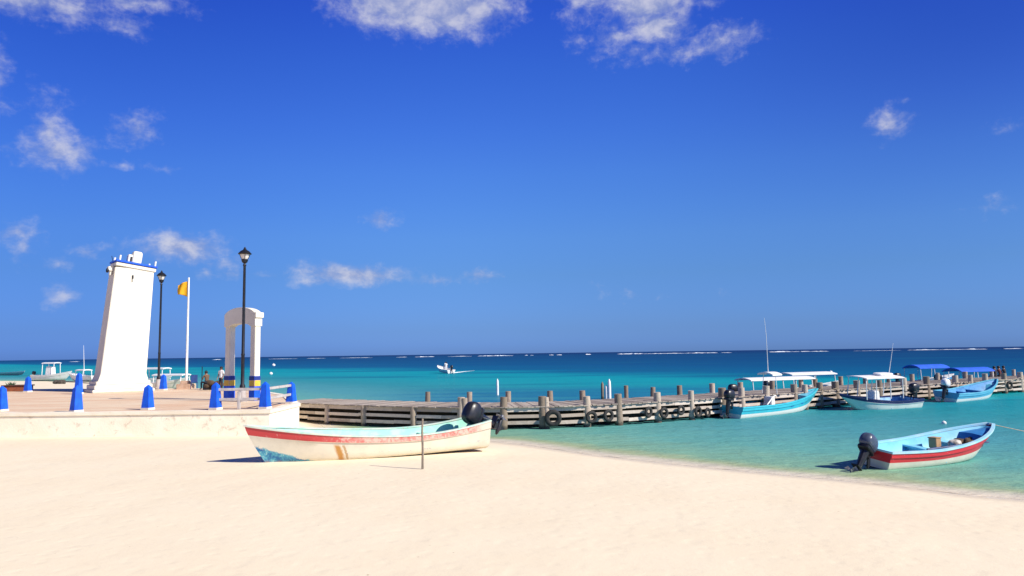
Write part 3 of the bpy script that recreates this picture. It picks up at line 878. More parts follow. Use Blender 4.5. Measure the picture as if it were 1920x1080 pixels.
ROWS = [(0, 0), (.40, .05), (.72, .15), (.80, .24), (.845, .40), (.89, .58), (.925, .74), (.975, .765), (.99, .88), (1.0, 1.0)]
class Boat:
    def __init__(s, L=6.8, B=1.75, st=.62, mid=.52, bow=1.05, draft=.18, rake=.95, nose=.05, pow_=2.4, blunt=0):
        s.sf = .88; s.L, s.B, s.st, s.mid, s.bow, s.draft, s.rake, s.nose, s.pow = L, B, st, mid, bow, draft, rake, nose, pow_
    def half(s, t):
        if t < .4: return s.B / 2 * (s.sf + (1 - s.sf) * math.sin(t / .4 * math.pi / 2))
        u = (t - .4) / .6
        return s.B / 2 * max(s.nose, (1 - u ** s.pow) * (1 - s.nose) + s.nose)
    def sheer(s, t):
        a = s.mid + (s.st - s.mid) * max(0, 1 - t / .35) ** 2
        return a + (s.bow - s.mid) * max(0, (t - .3) / .7) ** 1.8
    def keel(s, t):
        return -s.draft + (getattr(s, 'kr', .30) * max(0, (t - .72) / .28) ** 2.0)
    def pt(s, t, fy, fz, side, inset=0.0):
        b_ = max(.015, s.half(t) - inset)
        k, z1 = s.keel(t), s.sheer(t)
        w = max(0, (t - .45) / .55) ** 2
        y = b_ * (fy * (1 - w) + w * (fz ** .9 * .9 + .1 * fy))
        z = k + (z1 - k) * fz
        x = t * s.L - s.rake * (1 - fz) ** 1.25 * max(0, (t - .55) / .45) ** 2
        return Vector((x, y * side, z))
    def ts(s, n=30): return [1 - (1 - i / n) ** 1.15 for i in range(n + 1)]
    def build(s, root, hm, inner, gun, floor=None, cap_h=.045, cap_w=.09, foredeck=True, fd_mat=None, benches=(.25, .45, .62), bench_mat=None, fd_len=.18, fd_drop=0.03):
        ts = s.ts(); nr = len(ROWS)
        vs = []; fs = []; hv = []; ht = []
        for sd in (1, -1):
            o = len(vs)
            for t in ts:
                for (fy, fz) in ROWS:
                    vs.append(s.pt(t, fy, fz, sd)); hv.append(fz); ht.append(t)
            for i in range(len(ts) - 1):
                for j in range(nr - 1):
                    q = (o + i * nr + j, o + (i + 1) * nr + j, o + (i + 1) * nr + j + 1, o + i * nr + j + 1)
                    fs.append(q if sd < 0 else tuple(reversed(q)))
        # transom and stem
        o2 = len(ts) * nr
        for j in range(nr - 1):
            fs.append((j, o2 + j, o2 + j + 1, j + 1))
            e_ = (len(ts) - 1) * nr
            fs.append((e_ + j, e_ + j + 1, o2 + e_ + j + 1, o2 + e_ + j))
        me = bpy.data.meshes.new('hull')
        me.from_pydata([tuple(v) for v in vs], [], fs)
        a = me.attributes.new('hv', 'FLOAT', 'POINT'); a.data.foreach_set('value', hv)
        a = me.attributes.new('ht', 'FLOAT', 'POINT'); a.data.foreach_set('value', ht)
        me.materials.append(hm)
        bm = bmesh.new(); bm.from_mesh(me); bmesh.ops.remove_doubles(bm, verts=bm.verts, dist=1e-4); bmesh.ops.recalc_face_normals(bm, faces=bm.faces); bm.to_mesh(me); bm.free()
        me.shade_smooth(); me.set_sharp_from_angle(angle=R(32))
        h = bpy.data.objects.new('hull', me); col.objects.link(h); h.parent = root
        # interior
        m = MB(); vs = []; fs = []; ins = .055
        ir = [(0, .30), (.70, .30), (.82, .5), (.93, .75), (.985, .97)]
        T2 = [t for t in ts if t <= .999]
        for t in T2:
            for sd, rr in ((1, reversed(ir)), (-1, ir[1:])):
                for (fy, fz) in rr:
                    q = s.pt(t, fy, fz, sd, ins); q.x = max(q.x, .05)
                    if fz <= .31 and t > .8: q.z = max(q.z, s.keel(.8) + .3)
                    vs.append(q)
        W_ = 2 * len(ir) - 1
        for i in range(len(T2) - 1):
            for j in range(W_ - 1):
                fs.append((i * W_ + j, (i + 1) * W_ + j, (i + 1) * W_ + j + 1, i * W_ + j + 1))
        fs.append(tuple(range(W_))); fs.append(tuple((len(T2) - 1) * W_ + k for k in range(W_)))
        m.add(vs, fs)
        m.build('interior', inner, root, ang=50)
        # gunwale cap: swept round the whole sheer
        path = [s.pt(t, 1, 1, 1) for t in ts] + [s.pt(t, 1, 1, -1) for t in reversed(ts)]
        cen = [Vector((t * s.L * .9 + .3, 0, 0)) for t in ts] + [Vector((t * s.L * .9 + .3, 0, 0)) for t in reversed(ts)]
        path.append(path[0]); cen.append(cen[0])
        vs = []; fs = []
        for p_, c_ in zip(path, cen):
            inn = (Vector((c_.x, c_.y, p_.z)) - p_); inn.z = 0
            if inn.length < .01: inn = Vector((-1, 0, 0))
            inn.normalize()
            inn = Vector((inn.x * .4, inn.y, 0)).normalized() if abs(p_.y) > .1 else inn
            o_ = p_ - inn * .022; i_ = p_ + inn * (cap_w - .022)
            for q, dz in ((o_, -.012), (o_, cap_h), (i_, cap_h), (i_, -.012)):
                vs.append((q.x, q.y, q.z + dz))
        K_ = len(path)
        for i in range(K_ - 1):
            for k in range(4):
                fs.append((i * 4 + k, i * 4 + (k + 1) % 4, (i + 1) * 4 + (k + 1) % 4, (i + 1) * 4 + k))
        m = MB(); m.add(vs, fs)
        m.build('gunwale', gun, root, ang=50)
        if foredeck:
            m = MB(); vs = []; fs = []
            T3 = [1 - fd_len + fd_len * .96 * i / 6 for i in range(7)]
            for t in T3:
                a_ = s.pt(t, 1, 1, 1, .06); b_ = s.pt(t, 1, 1, -1, .06)
                for k in range(5):
                    q = a_.lerp(b_, k / 4); q.z += -fd_drop + .04 * (1 - (k / 2 - 1) ** 2); vs.append(q)
            for i in range(6):
                for k in range(4):
                    fs.append((i * 5 + k, (i + 1) * 5 + k, (i + 1) * 5 + k + 1, i * 5 + k + 1))
            # bulkhead below its edge
            t = T3[0]; lowa = s.pt(t, .8, .35, 1, .07); lowb = s.pt(t, .8, .35, -1, .07)
            o_ = len(vs); vs += [lowa, lowb]; fs.append((0, 1, 2, 3, 4, o_ + 1, o_))
            m.add(vs, fs); m.build('foredeck', fd_mat or gun, root, ang=50)
        for t in benches:
            q = s.pt(t, 1, .72, 1, .07); m = MB()
            m.box((q.x, 0, q.z), (.30, 2 * q.y - .02, .05)); m.box((q.x, 0, q.z - .14), (.05, 2 * q.y - .12, .22))
            m.build('bench', bench_mat or inner, root, bevel=.01)
        return h

def outboard(root, x, z, tilt, cowl, s=1.0, turn=0.0, y=0.0):
    """engine on the transom; tilt in degrees lifts the leg backwards"""
    Mt = Matrix.Translation((x, y, z)) @ Matrix.Rotation(R(turn), 4, 'Z')
    Mk = Mt @ Matrix.Rotation(R(tilt), 4, 'Y') @ Matrix.Scale(s, 4)
    m = MB()
    for sd in (-1, 1): m.box((.0, sd * .10, -.02), (.16, .035, .34), Mt)
    m.tube([Mt @ Vector((-.03, -.14, .10)), Mt @ Vector((-.03, .14, .10))], .035, 8)
    r_ = m.build('outboard_motor', motor_dark, root, bevel=.006)
    def fn(w):
        k = 1 - .16 * max(0, w.z) - .10 * max(0, -w.x) 
        return Vector((w.x * (1 - .12 * max(0, w.z)), w.y * k, w.z * (1 + .10 * w.x)))
    m = MB(); m.blob((-.17, 0, .50), (.60, .42, .46), 3.2, 10, M=Mk, fn=fn); m.build('cowling', cowl, r_)
    m = MB(); m.blob((-.16, 0, .255), (.50, .34, .12), 5, 6, M=Mk)
    m.tube([Mk @ Vector((-.17, 0, .22)), Mk @ Vector((-.19, 0, -.1)), Mk @ Vector((-.20, 0, -.42))], [.13 * s, .10 * s, .07 * s], 10)
    m.box((-.26, 0, -.38), (.36, .20, .02), Mk); m.blob((-.24, 0, -.62), (.5, .12, .13), 2.2, 6, M=Mk); m.box((-.2, 0, -.5), (.16, .05, .24), Mk)
    m.add([Mk @ Vector(q) for q in ((-.28, -.012, -.66), (-.10, -.012, -.66), (-.26, -.012, -.86), (-.28, .012, -.66), (-.10, .012, -.66), (-.26, .012, -.86))], [(0, 1, 2), (5, 4, 3), (0, 3, 4, 1), (1, 4, 5, 2), (2, 5, 3, 0)])
    m.build('drive_leg', motor_dark, r_)
    m = MB()
    for k in range(3):
        a = k * 2 * math.pi / 3 + .5
        ca, sa = math.cos(a), math.sin(a)
        e1 = Vector((0, ca, sa)); e2 = Vector((0, -sa, ca)); c0 = Vector((-.50, 0, -.62))
        q = [c0 + e1 * .03 + e2 * .03 + Vector((.03, 0, 0)), c0 + e1 * .03 - e2 * .03 - Vector((.03, 0, 0)), c0 + e1 * .16 - e2 * .07 - Vector((.04, 0, 0)), c0 + e1 * .18 + e2 * .05 + Vector((.03, 0, 0))]
        q2 = [v + Vector((.012, 0, 0)) for v in q]
        m.add([Mk @ v for v in q + q2], [(0, 1, 2, 3), (7, 6, 5, 4), (0, 4, 5, 1), (1, 5, 6, 2), (2, 6, 7, 3), (3, 7, 4, 0)])
    m.tube([Mk @ Vector((-.45, 0, -.62)), Mk @ Vector((-.56, 0, -.62))], [.04 * s, .03 * s], 8)
    m.build('propeller', motor_metal, r_)
    m = MB(); m.tube([Mk @ Vector((.05, 0, .30)), Mk @ Vector((.30, 0, .36)), Mk @ Vector((.62, .02, .40))], [.03 * s, .022 * s, .028 * s], 8); m.build('tiller', motor_dark, r_)
    return r_

def place(root, stern, bow_, z=0, heel=0, trim=0):
    d = Vector((bow_[0] - stern[0], bow_[1] - stern[1]))
    root.matrix_world = Matrix.Translation((stern[0], stern[1], z)) @ Matrix.Rotation(math.atan2(d.y, d.x), 4, 'Z') @ Matrix.Rotation(R(-trim), 4, 'Y') @ Matrix.Rotation(R(heel), 4, 'X')

def canopy(root, x0, x1, w, z, zb, m_, th=.05, crown=.08, posts=(.05, .95), post_r=.018, pm_=None, lean=0):
    m = MB(); vs = []; fs = []
    nx, ny = 6, 6
    for layer in (0, 1):
        for i in range(nx + 1):
            for j in range(ny + 1):
                u = j / ny * 2 - 1
                vs.append((x0 + (x1 - x0) * i / nx, u * w / 2, z + crown * (1 - u * u) - layer * th))
    k = (nx + 1) * (ny + 1)
    for i in range(nx):
        for j in range(ny):
            a = i * (ny + 1) + j
            fs.append((a, a + ny + 1, a + ny + 2, a + 1)); fs.append((k + a + 1, k + a + ny + 2, k + a + ny + 1, k + a))
    for i in range(nx):
        a = i * (ny + 1); fs.append((a, k + a, k + a + ny + 1, a + ny + 1)); a += ny; fs.append((a, a + ny + 1, k + a + ny + 1, k + a))
    for j in range(ny):
        a = j; fs.append((a, a + 1, k + a + 1, k + a)); a = nx * (ny + 1) + j; fs.append((a + 1, a, k + a, k + a + 1))
    m.add(vs, fs)
    c_ = m.build('canopy', m_, root, ang=50)
    for u in posts:
        for sd in (-1, 1):
            x = x0 + (x1 - x0) * u
            m = MB(); m.tube([(x - lean, sd * (w / 2 - .02), zb), (x, sd * (w / 2 - .1), z - .01)], post_r, 8); m.build('canopy_post', pm_ or white_paint, root)
    return c_

# --- the beached boat
b1 = Boat(L=6.8, B=1.75, st=.80, mid=.54, bow=1.06, draft=.16, rake=.62, nose=.05)
b1.kr = .06
hm1 = hull_mat('hull_worn_white_red', (.74, .69, .56), (.55, .05, .055), .77, wear=1.0, wearc=(.74, .60, .50), bow_blue=True, rust=True)
beached = empty('fishing_boat')
bs = on_plane(895, 846, .20); bb = on_plane(441, 872, .28)
b1.L = (bb - bs).length
b1.build(beached, hm1, mint, mat('gunwale_chalk', (.66, .68, .58), (.40, .66, .56), 3, .7, .1, 30, dirt=(.6, .3, .26), dirt_amt=.5), fd_mat=mint, fd_len=.12, cap_h=.03)
outboard(beached, .02, .55, 62, motor_dark, 1.22, 22)
place(beached, (bs.x + .15, bs.y + .25), (bb.x, bb.y), .43, heel=-2.5, trim=-1.0)
tag(beached, 'worn white and red fishing boat hauled up on the sand, bow to the left', 'boat')
# sand drifted against its keel on the beach
# --- stake in the sand
sp = on_plane(792, 880, .27)
m = MB(); m.tube([(0, 0, -.3), (.012, 0, .5), (-.005, .01, 1.0), (.01, 0, 1.33)], [.034, .032, .028, .024], 9)
st_ = m.build('wooden_stake', stake_mat); st_.location = sp
tag(st_, 'thin weathered wooden stake upright in the sand before the beached boat', 'stake')

# --- the floating red striped boat at right
b2 = Boat(L=5.1, B=1.5, st=.44, mid=.42, bow=.82, draft=.14, rake=.75, nose=.16, pow_=2.9)
hm2 = hull_mat('hull_cream_red', (.80, .74, .62), (.68, .03, .045), .53, bottom=(.74, .68, .56), wear=.0, rough=.3, shadow_line=(0, .16, (.03, .05, .05)))
b2.sf = .70
float_ = empty('fishing_boat')
b2.build(float_, hm2, mat('interior_sky_blue', (.20, .56, .74), (.15, .48, .68), 2.5, .45, .1, 20, dirt=(.5, .55, .5), dirt_amt=.2), mat('gunwale_sky', (.32, .66, .80), (.5, .7, .76), 2.2, .4), foredeck=True, fd_mat=mat('foredeck_blue', (.03, .20, .50), (.025, .15, .4), 3, .5), fd_len=.17, fd_drop=.10, benches=(.10, .42, .66))
outboard(float_, -.40, .16, 40, motor_slate, 1.0, 14)
s2_ = on_plane(1668, 882, 0); 
place(float_, (s2_.x - .18, s2_.y + .45), (14.65, 23.1), .07, heel=6, trim=.5)
tag(float_, 'floating boat with red stripe and pale blue interior near the shore', 'boat')
FM = float_.matrix_world.copy()
def onboat(bt, FMx, t, y, z): return FMx @ Vector((t * bt.L, y, z))
# cargo in it
q = onboat(b2, FM, .56, .22, .24)
m = MB(); m.box((0, 0, .13), (.25, .24, .28)); cr_ = m.build('crate', wood_crate, bevel=.012); cr_.location = q; cr_.rotation_euler = (0, 0, .5)
m = MB(); m.box((0, 0, .285), (.28, .27, .03)); l_ = m.build('lid', wood_crate, cr_, bevel=.006)
tag(cr_, 'small tan wooden box standing in the middle of the red striped boat', 'crate')
q = onboat(b2, FM, .76, -.05, .28)
m = MB()
for k in range(26):
    a = random.uniform(0, 6.28); rr = random.uniform(.05, .42)
    m.blob((rr * math.cos(a) * 1.3, rr * math.sin(a) * .7, random.uniform(.02, .16)), (random.uniform(.15, .34), random.uniform(.12, .26), random.uniform(.08, .2)), 2.2, 4)
nt = m.build('fishing_net', net_mat); nt.location = q; nt.rotation_euler = (0, 0, .6)
tag(nt, 'dark heap of fishing net lying in the bow of the red striped boat', 'fishing net')
q = onboat(b2, FM, .64, -.12, .28)
m = MB(); m.blob((0, 0, .10), (.55, .34, .24), 3, 6); cl_ = m.build('bundle', mat('bundle_cloth', (.62, .58, .52), (.2, .16, .12), 7, .9, .4, 30)); cl_.location = q; cl_.rotation_euler = (0, 0, .9)
tag(cl_, 'pale cloth bundle beside the dark net in the red striped boat', 'bundle')
m = MB()
for (y0, y1) in ((-.28, -.20),):
    m.tube([FM @ Vector((1.9, -.2, .34)), FM @ Vector((3.9, -.45, .44))], .03, 8)
    m.blob(FM @ Vector((4.0, -.46, .45)), (.4, .16, .05), 2.5, 5)
oar = m.build('oar', mat('oar_navy', (.03, .06, .18), (.02, .04, .12), 5, .5)); tag(oar, 'dark blue oar laid along the near side inside the red striped boat', 'oar')
# mooring line from its bow
m = MB(); A = FM @ Vector((b2.L - .1, -.02, .85)); B = A + Vector((9, 2.8, -.9)); pts = [A.lerp(B, k / 12) + Vector((0, 0, -.35 * math.sin(math.pi * k / 12))) for k in range(13)]
pts = [Vector((p_.x, p_.y, max(p_.z, .015))) for p_ in pts]
m.tube(pts, .012, 6); o = m.build('mooring_rope', rope_mat); tag(o, 'thin mooring rope trailing right from the red striped boat', 'rope')

# ------------------------------------------------------------------ jetty
JZ = .98; JT = .23; JW = 3.0
ne_px = [(520, 762), (560, 764.5), (660, 768.5), (760, 772.5), (850, 774.5), (940, 775), (1040, 773), (1160, 768.5), (1300, 760), (1400, 750.5), (1520, 741), (1620, 735), (1700, 730), (1800, 723), (1900, 716.5), (2060, 707)]
ne = [flat(on_plane(x, y, JZ - JT)) for x, y in ne_px]
# smooth the near edge a little
for _ in range(3):
    ne = [ne[0]] + [(ne[i - 1] + ne[i] * 2 + ne[i + 1]) / 4 for i in range(1, len(ne) - 1)] + [ne[-1]]
cum = [0]
for a, b_ in zip(ne[:-1], ne[1:]): cum.append(cum[-1] + (b_ - a).length)
JL = cum[-1]
def jp(s):
    s = min(max(s, 0), JL - 1e-6)
    for i in range(len(ne) - 1):
        if s <= cum[i + 1]: break
    t = (s - cum[i]) / (cum[i + 1] - cum[i])
    p_ = ne[i].lerp(ne[i + 1], t)
    d = (ne[min(i + 2, len(ne) - 1)] - ne[max(i - 1, 0)]).normalized()
    return p_, d, Vector((-d.y, d.x, 0))
def js_of_px(x, off=0.0):
    best = (1e9, 0)
    for k in range(1600):
        s = JL * k / 1600
        p_, d, nn = jp(s); q = p_ + nn * off
        c_ = CAMR.transposed() @ Vector((q.x, q.y, JZ - EYE))
        px = 960 + FOC * c_.x / -c_.z
        best = min(best, (abs(px - x), s))
    return best[1]
o0 = ne[5].copy()
jet = empty('jetty', (o0.x, o0.y, 0))
m = MB(); s = 0
while s < JL:
    w = random.uniform(.17, .23)
    p_, d, nn = jp(s + w / 2)
    p_ = p_ - o0
    e0, e1 = -random.uniform(.01, .10), JW + random.uniform(.0, .1)
    z0 = JZ - .05 + random.uniform(-.012, .012)
    a = p_ + nn * e0; b_ = p_ + nn * e1; h_ = d * (w / 2 - .008)
    z1 = z0 + .05
    m.add([(*(a - h_).xy, z0), (*(a + h_).xy, z0), (*(b_ + h_).xy, z0), (*(b_ - h_).xy, z0), (*(a - h_).xy, z1), (*(a + h_).xy, z1), (*(b_ + h_).xy, z1), (*(b_ - h_).xy, z1)],
          [(0, 3, 2, 1), (4, 5, 6, 7), (0, 1, 5, 4), (1, 2, 6, 5), (2, 3, 7, 6), (3, 0, 4, 7)])
    s += w
dk = m.build('deck', jetty_wood, jet, smooth=False); set_tone(dk)
def beam(off, z0, z1, th, s0, s1, matl, name='beam', jitter=0.0, seg=1.6):
    m = MB(); s = s0
    while s < s1 - .05:
        s2 = min(s + seg * random.uniform(.7, 1.3) * 1.5, s1)
        a, d, nn = jp(s); b_, d2, nn2 = jp(s2)
        a = a - o0 + nn * off; b_ = b_ - o0 + nn2 * off
        j1 = random.uniform(-jitter, jitter); j2 = j1 + random.uniform(-jitter, jitter) * .6
        n_ = nn * th
        A = [(*(a).xy, z0 + j1), (*(a + n_).xy, z0 + j1), (*(a + n_).xy, z1 + j1), (*(a).xy, z1 + j1)]
        B = [(*(b_).xy, z0 + j2), (*(b_ + n_).xy, z0 + j2), (*(b_ + n_).xy, z1 + j2), (*(b_).xy, z1 + j2)]
        m.add(A + B, [(0, 1, 2, 3), (7, 6, 5, 4), (0, 4, 5, 1), (1, 5, 6, 2), (2, 6, 7, 3), (3, 7, 4, 0)])
        s = s2 + .01
    o = m.build(name, matl, jet, smooth=False); set_tone(o)
    return o
beam(.03, JZ - JT, JZ - .055, .08, 0, JL, fascia_wood, 'fascia_board', .01)
beam(.02, .47, .61, .06, 0, JL, fascia_wood, 'side_board', .025)
beam(.02, .19, .34, .06, 0, JL, fascia_wood, 'side_board', .03)
beam(JW - .1, JZ - JT, JZ - .055, .08, 0, JL, jetty_wood, 'fascia_board', .01)
beam(.9, -.12, JZ - .06, .05, 0, JL, shade_wood, 'shade_board', .0)  # added dark sheet that paints the shade seen through the side gaps
beam(JW * .8, -.12, JZ - .06, .05, 0, JL, shade_wood, 'shade_board', .0)  # second added dark sheet, again painted shade below the deck

def pile(s, off, top, r=.12, z0=-.9, lean=0.0, bottom=None):
    p_, d, nn = jp(s); p_ = p_ - o0 + nn * off
    m = MB(); pts = []; rr = []
    for k in range(7):
        u = k / 6
        z = z0 + (top - z0) * u
        pts.append((p_.x + lean * u + random.uniform(-.008, .008), p_.y + random.uniform(-.008, .008), z)); rr.append(r * random.uniform(.93, 1.06) * (1.04 - .1 * u))
    pts[-1] = (pts[-1][0], pts[-1][1], top)
    m.tube(pts, rr, 11)
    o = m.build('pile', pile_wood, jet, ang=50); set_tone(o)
near_piles = [(612, -.02, .11), (681, -.01, .12), (775, .0, .12), (862, .46, .14), (872, .42, .12), (941, .46, .15), (1018, .46, .15), (1026, .42, .10), (1103, .40, .15), (1162, .46, .15), (1236, .45, .15), (1299, .45, .12),
              (1358, .50, .17), (1395, .46, .14), (1440, .48, .16), (1492, .48, .16), (1512, .42, .14), (1541, .5, .15), (1572, .5, .18), (1612, .5, .16), (1652, .45, .16), (1698, .52, .16), (1742, .52, .17), (1795, .5, .16), (1822, .48, .14), (1850, .52, .15), (1886, .48, .15), (1917, .5, .17), (1960, .5, .15), (2010, .5, .15)]
for (x, up, r) in near_piles:
    pile(js_of_px(x), r * 1.15 - .05 if up > .1 else .05, JZ + up * .92, r * 1.18, lean=random.uniform(-.04, .05))
far_piles = [(601, -.06, .12), (700, -.06, .12), (799, .48, .12), (880, .50, .13), (953, .52, .12), (1033, .50, .13), (1094, .46, .13), (1176, .62, .10), (1226, .48, .12), (1278, .50, .13), (1338, .52, .14), (1391, .5, .13), (1450, .5, .13), (1505, .5, .13), (1530, .5, .14), (1580, .56, .13), (1626, .5, .14), (1668, .5, .13), (1713, .5, .14), (1760, .5, .13), (1812, .5, .14), (1862, .5, .13), (1903, .5, .13), (1940, .5, .14)]
for (x, up, r) in far_piles:
    pile(js_of_px(x, JW), JW + .08, JZ + up, r * 1.12, lean=random.uniform(-.04, .04))
tag(jet, 'long grey weathered wooden jetty curving out over the water', 'jetty')

# ------------------------------------------------------------------ tyres hung on the jetty
def make_tyre(rim=rubber):
    r_ = empty('tyre')
    m = MB(); m.torus((0, 0, 0), .27, .105, 26, 12, sq=.85); m.build('tread', rubber, r_)
    m = MB(); m.torus((0, 0, 0), .195, .03, 26, 8, sq=1.9); m.build('bead', rim, r_)
    return r_
tyres = [(1037, 784, 1.0, 'largest black tyre hanging on the jetty, nearest the shore'), (1109, 782, .74, 'black tyre on the jetty, left one of a close pair right of the largest'), (1141, 779, .76, 'black tyre on the jetty, right one of the close pair next to the largest'),
         (1216, 773, .72, 'tyre with pale grey bleached rim hanging on the jetty'), (1245, 774, .70, 'black tyre just right of the pale-rimmed tyre'), (1277, 769, .66, 'black tyre hung slightly higher between the pale-rimmed one and the turquoise boat'),
         (1309, 772, .74, 'black tyre left of the last one before the turquoise boat'), (1327, 773, .62, 'last small black tyre before the turquoise boat'), (1893, 722, .8, 'black tyre hanging on the far jetty end at the right edge')]
T0 = make_tyre()
for i, (x, y, s, lab) in enumerate(tyres):
    o = T0 if i == 0 else (make_tyre(rubber_rim) if i == 3 else copy_tree(T0))
    p_, d, nn = jp(js_of_px(x)); q = p_ - nn * .28
    w = at_depth(x, y, q.y); o.location = (w.x, q.y, w.z); o.scale = (s, s, s)
    o.rotation_euler = (R(random.uniform(-6, 6)), 0, math.atan2(d.y, d.x) + R(random.uniform(-12, 12)))
    tag(o, lab, 'tyre', 'tyres hung along the jetty')

# ------------------------------------------------------------------ boats moored by the jetty
# turquoise
b3 = Boat(L=7.95, B=1.6, st=.50, mid=.50, bow=1.05, draft=.15, rake=1.0, nose=.06)
tq = empty('fishing_boat')
hm3 = hull_mat('hull_turq', (.05, .50, .62), None, bottom=(.74, .74, .68), bv=.5, rough=.3)
b3.build(tq, hm3, dark_in, gel_turq, fd_mat=gel_in, fd_len=.22)
place(tq, tuple(on_plane(1370, 784, 0).xy), tuple(on_plane(1538, 766, 0).xy), .05, heel=3)
d_ = (Vector(tq.matrix_world.to_3x3() @ Vector((1, 0, 0))))
outboard(tq, -.02, .6, 8, motor_dark, 1.0)
canopy(tq, 2.9, 3.75, .9, 2.02, 1.0, canopy_white, posts=(.5,), th=.07, crown=.1)
m = MB(); m.box((3.3, 0, .56), (.42, .5, .6), top=(.7, .9)); m.build('console', white_paint, tq, bevel=.03)
m = MB(); m.tube([(3.35, .1, 2.05), (3.2, .12, 4.0), (3.05, .14, 4.9)], [.02, .012, .007], 6); m.build('antenna', white_paint, tq)
m = MB(); m.tube([(2.0, -.72, .56), (2.9, -.5, .92), (3.2, -.42, .94)], .03, 6); m.build('grab_rail', white_paint, tq)
m = MB(); 
for k, (t, w) in enumerate(((.62, .8), (.60, .5))):
    a = b3.pt(.60 + .0, .93, .70, -1) ; 
P0 = b3.pt(.52, .915, .68, -1); P1 = b3.pt(.70, .915, .68, -1)
P2 = b3.pt(.70, .925, .74, -1); P3 = b3.pt(.52, .925, .74, -1)
m.add([v + Vector((0, -.012, 0)) for v in (P0, P1, P2, P3)] + [v + Vector((0, .01, 0)) for v in (P0, P1, P2, P3)], [(0, 1, 2, 3), (7, 6, 5, 4), (0, 4, 5, 1), (1, 5, 6, 2), (2, 6, 7, 3), (3, 7, 4, 0)])
m.build('name_stroke', mat('stroke_blue', (.01, .16, .5), (.01, .12, .4), 4, .5), tq)
tag(tq, 'turquoise boat with a white bottom and tall antenna moored at the jetty', 'boat')

# white with navy gunwale, bow to the left
b4 = Boat(L=5.45, B=1.7, st=.50, mid=.44, bow=.86, draft=.15, rake=1.0, nose=.05)
nb = empty('fishing_boat')
hm4 = hull_mat('hull_white_navy', (.68, .74, .68), (.012, .02, .11), .80, rough=.35)
b4.build(nb, hm4, mat('interior_pale_blue', (.22, .42, .62), (.12, .28, .48), 3, .5), navy, fd_mat=navy, fd_len=.22)
place(nb, (22.45, 42.1), (17.75, 40.15), .03, heel=-5)
outboard(nb, -.02, .55, 10, motor_dark, 1.0)
canopy(nb, 1.45, 4.25, 1.35, 1.74, .60, canopy_white, posts=(.02, .35, .72, .98), th=.05, crown=.05, post_r=.025)
m = MB(); m.blob((2.3, 0, 1.86), (1.1, .6, .16), 4, 6); m.build('roof_box', canopy_white, nb)
m = MB(); m.tube([(1.75, -.1, 1.8), (1.6, -.1, 2.6), (1.45, -.1, 3.55)], [.022, .014, .008], 6); m.build('antenna', white_paint, nb)
m = MB(); m.box((3.0, 0, .62), (.5, .55, .7), top=(.7, .9)); m.build('console', white_paint, nb, bevel=.03)
tag(nb, 'white boat with navy gunwale and framed white canopy at the jetty', 'boat')

# light blue boat further along
b5 = Boat(L=7.5, B=1.7, st=.52, mid=.50, bow=1.08, draft=.15, rake=1.0, nose=.10)
lb = empty('fishing_boat')
hm5 = hull_mat('hull_light_blue', (.12, .46, .66), None, bottom=(.76, .76, .72), bv=.52, rough=.3)
b5.build(lb, hm5, mat('interior_azure', (.08, .30, .58), (.05, .2, .45), 3, .5), mat('gunwale_azure', (.16, .52, .66), (.12, .42, .6), 3, .4), fd_mat=gel_in, fd_len=.12, fd_drop=.2)
place(lb, tuple(on_plane(1773, 753.5, 0).xy), tuple(on_plane(1897, 739.5, 0).xy), .05, heel=6)
outboard(lb, -.05, .58, 12, motor_white, 1.05)
tag(lb, 'light blue boat with bow to the right below the blue canopies', 'boat')

def far_boat(name, x0, x1, yc, D, hull_c, can_m, label, w=1.5, L=6.2, hm_=None, flip=False, dark=False, th=.06, crown=.12):
    bo = Boat(L=L, B=1.7, st=.6, mid=.55, bow=1.05, draft=.15, rake=.9)
    r_ = empty('moored_boat')
    bo.build(r_, hull_mat(name, hull_c, None, bottom=(.7, .7, .66), bv=.3), dark_in, white_paint if not dark else navy, fd_len=.2, benches=(.3,))
    A = at_depth(x0, yc, D); Bp = at_depth(x1, yc, D + (x1 - x0) / FOC * D * .5)
    d = (flat(Bp) - flat(A)); cl = d.length; d.normalize()
    z = (A.z + at_depth(x1, yc, D).z) / 2
    ps = flat(A) - d * (L * .5 - cl / 2)
    pb = ps + d * L
    if flip: place(r_, (pb.x, pb.y), (ps.x, ps.y), .02)
    else: place(r_, (ps.x, ps.y), (pb.x, pb.y), .02)
    c0 = L * .5 - cl / 2
    canopy(r_, c0, c0 + cl, w, z, .6, can_m, posts=(.04, .5, .96), th=th, crown=crown, post_r=.03)
    outboard(r_, -.02, .55, 8, motor_dark, 1.0)
    tag(r_, label, 'boat', 'canopied boats moored on the far side of the jetty')
    return r_
far_boat('hull_w1', 1392, 1512, 712, 44.5, (.7, .7, .68), canopy_white, 'boat behind the jetty with the long low white canopy above the turquoise boat')
far_boat('hull_w2', 1466, 1550, 702, 50.0, (.7, .7, .68), canopy_white, 'boat behind the jetty with the higher bright white canopy', w=1.9)
far_boat('hull_w3', 1708, 1764, 690, 60.5, (.1, .3, .6), canopy_blue, 'boat behind the jetty under the left one of the two blue canopies', w=1.7, crown=.26)
far_boat('hull_w4', 1784, 1846, 696, 56.5, (.1, .3, .6), canopy_blue, 'boat behind the jetty under the right one of the two blue canopies', w=1.7, crown=.26)

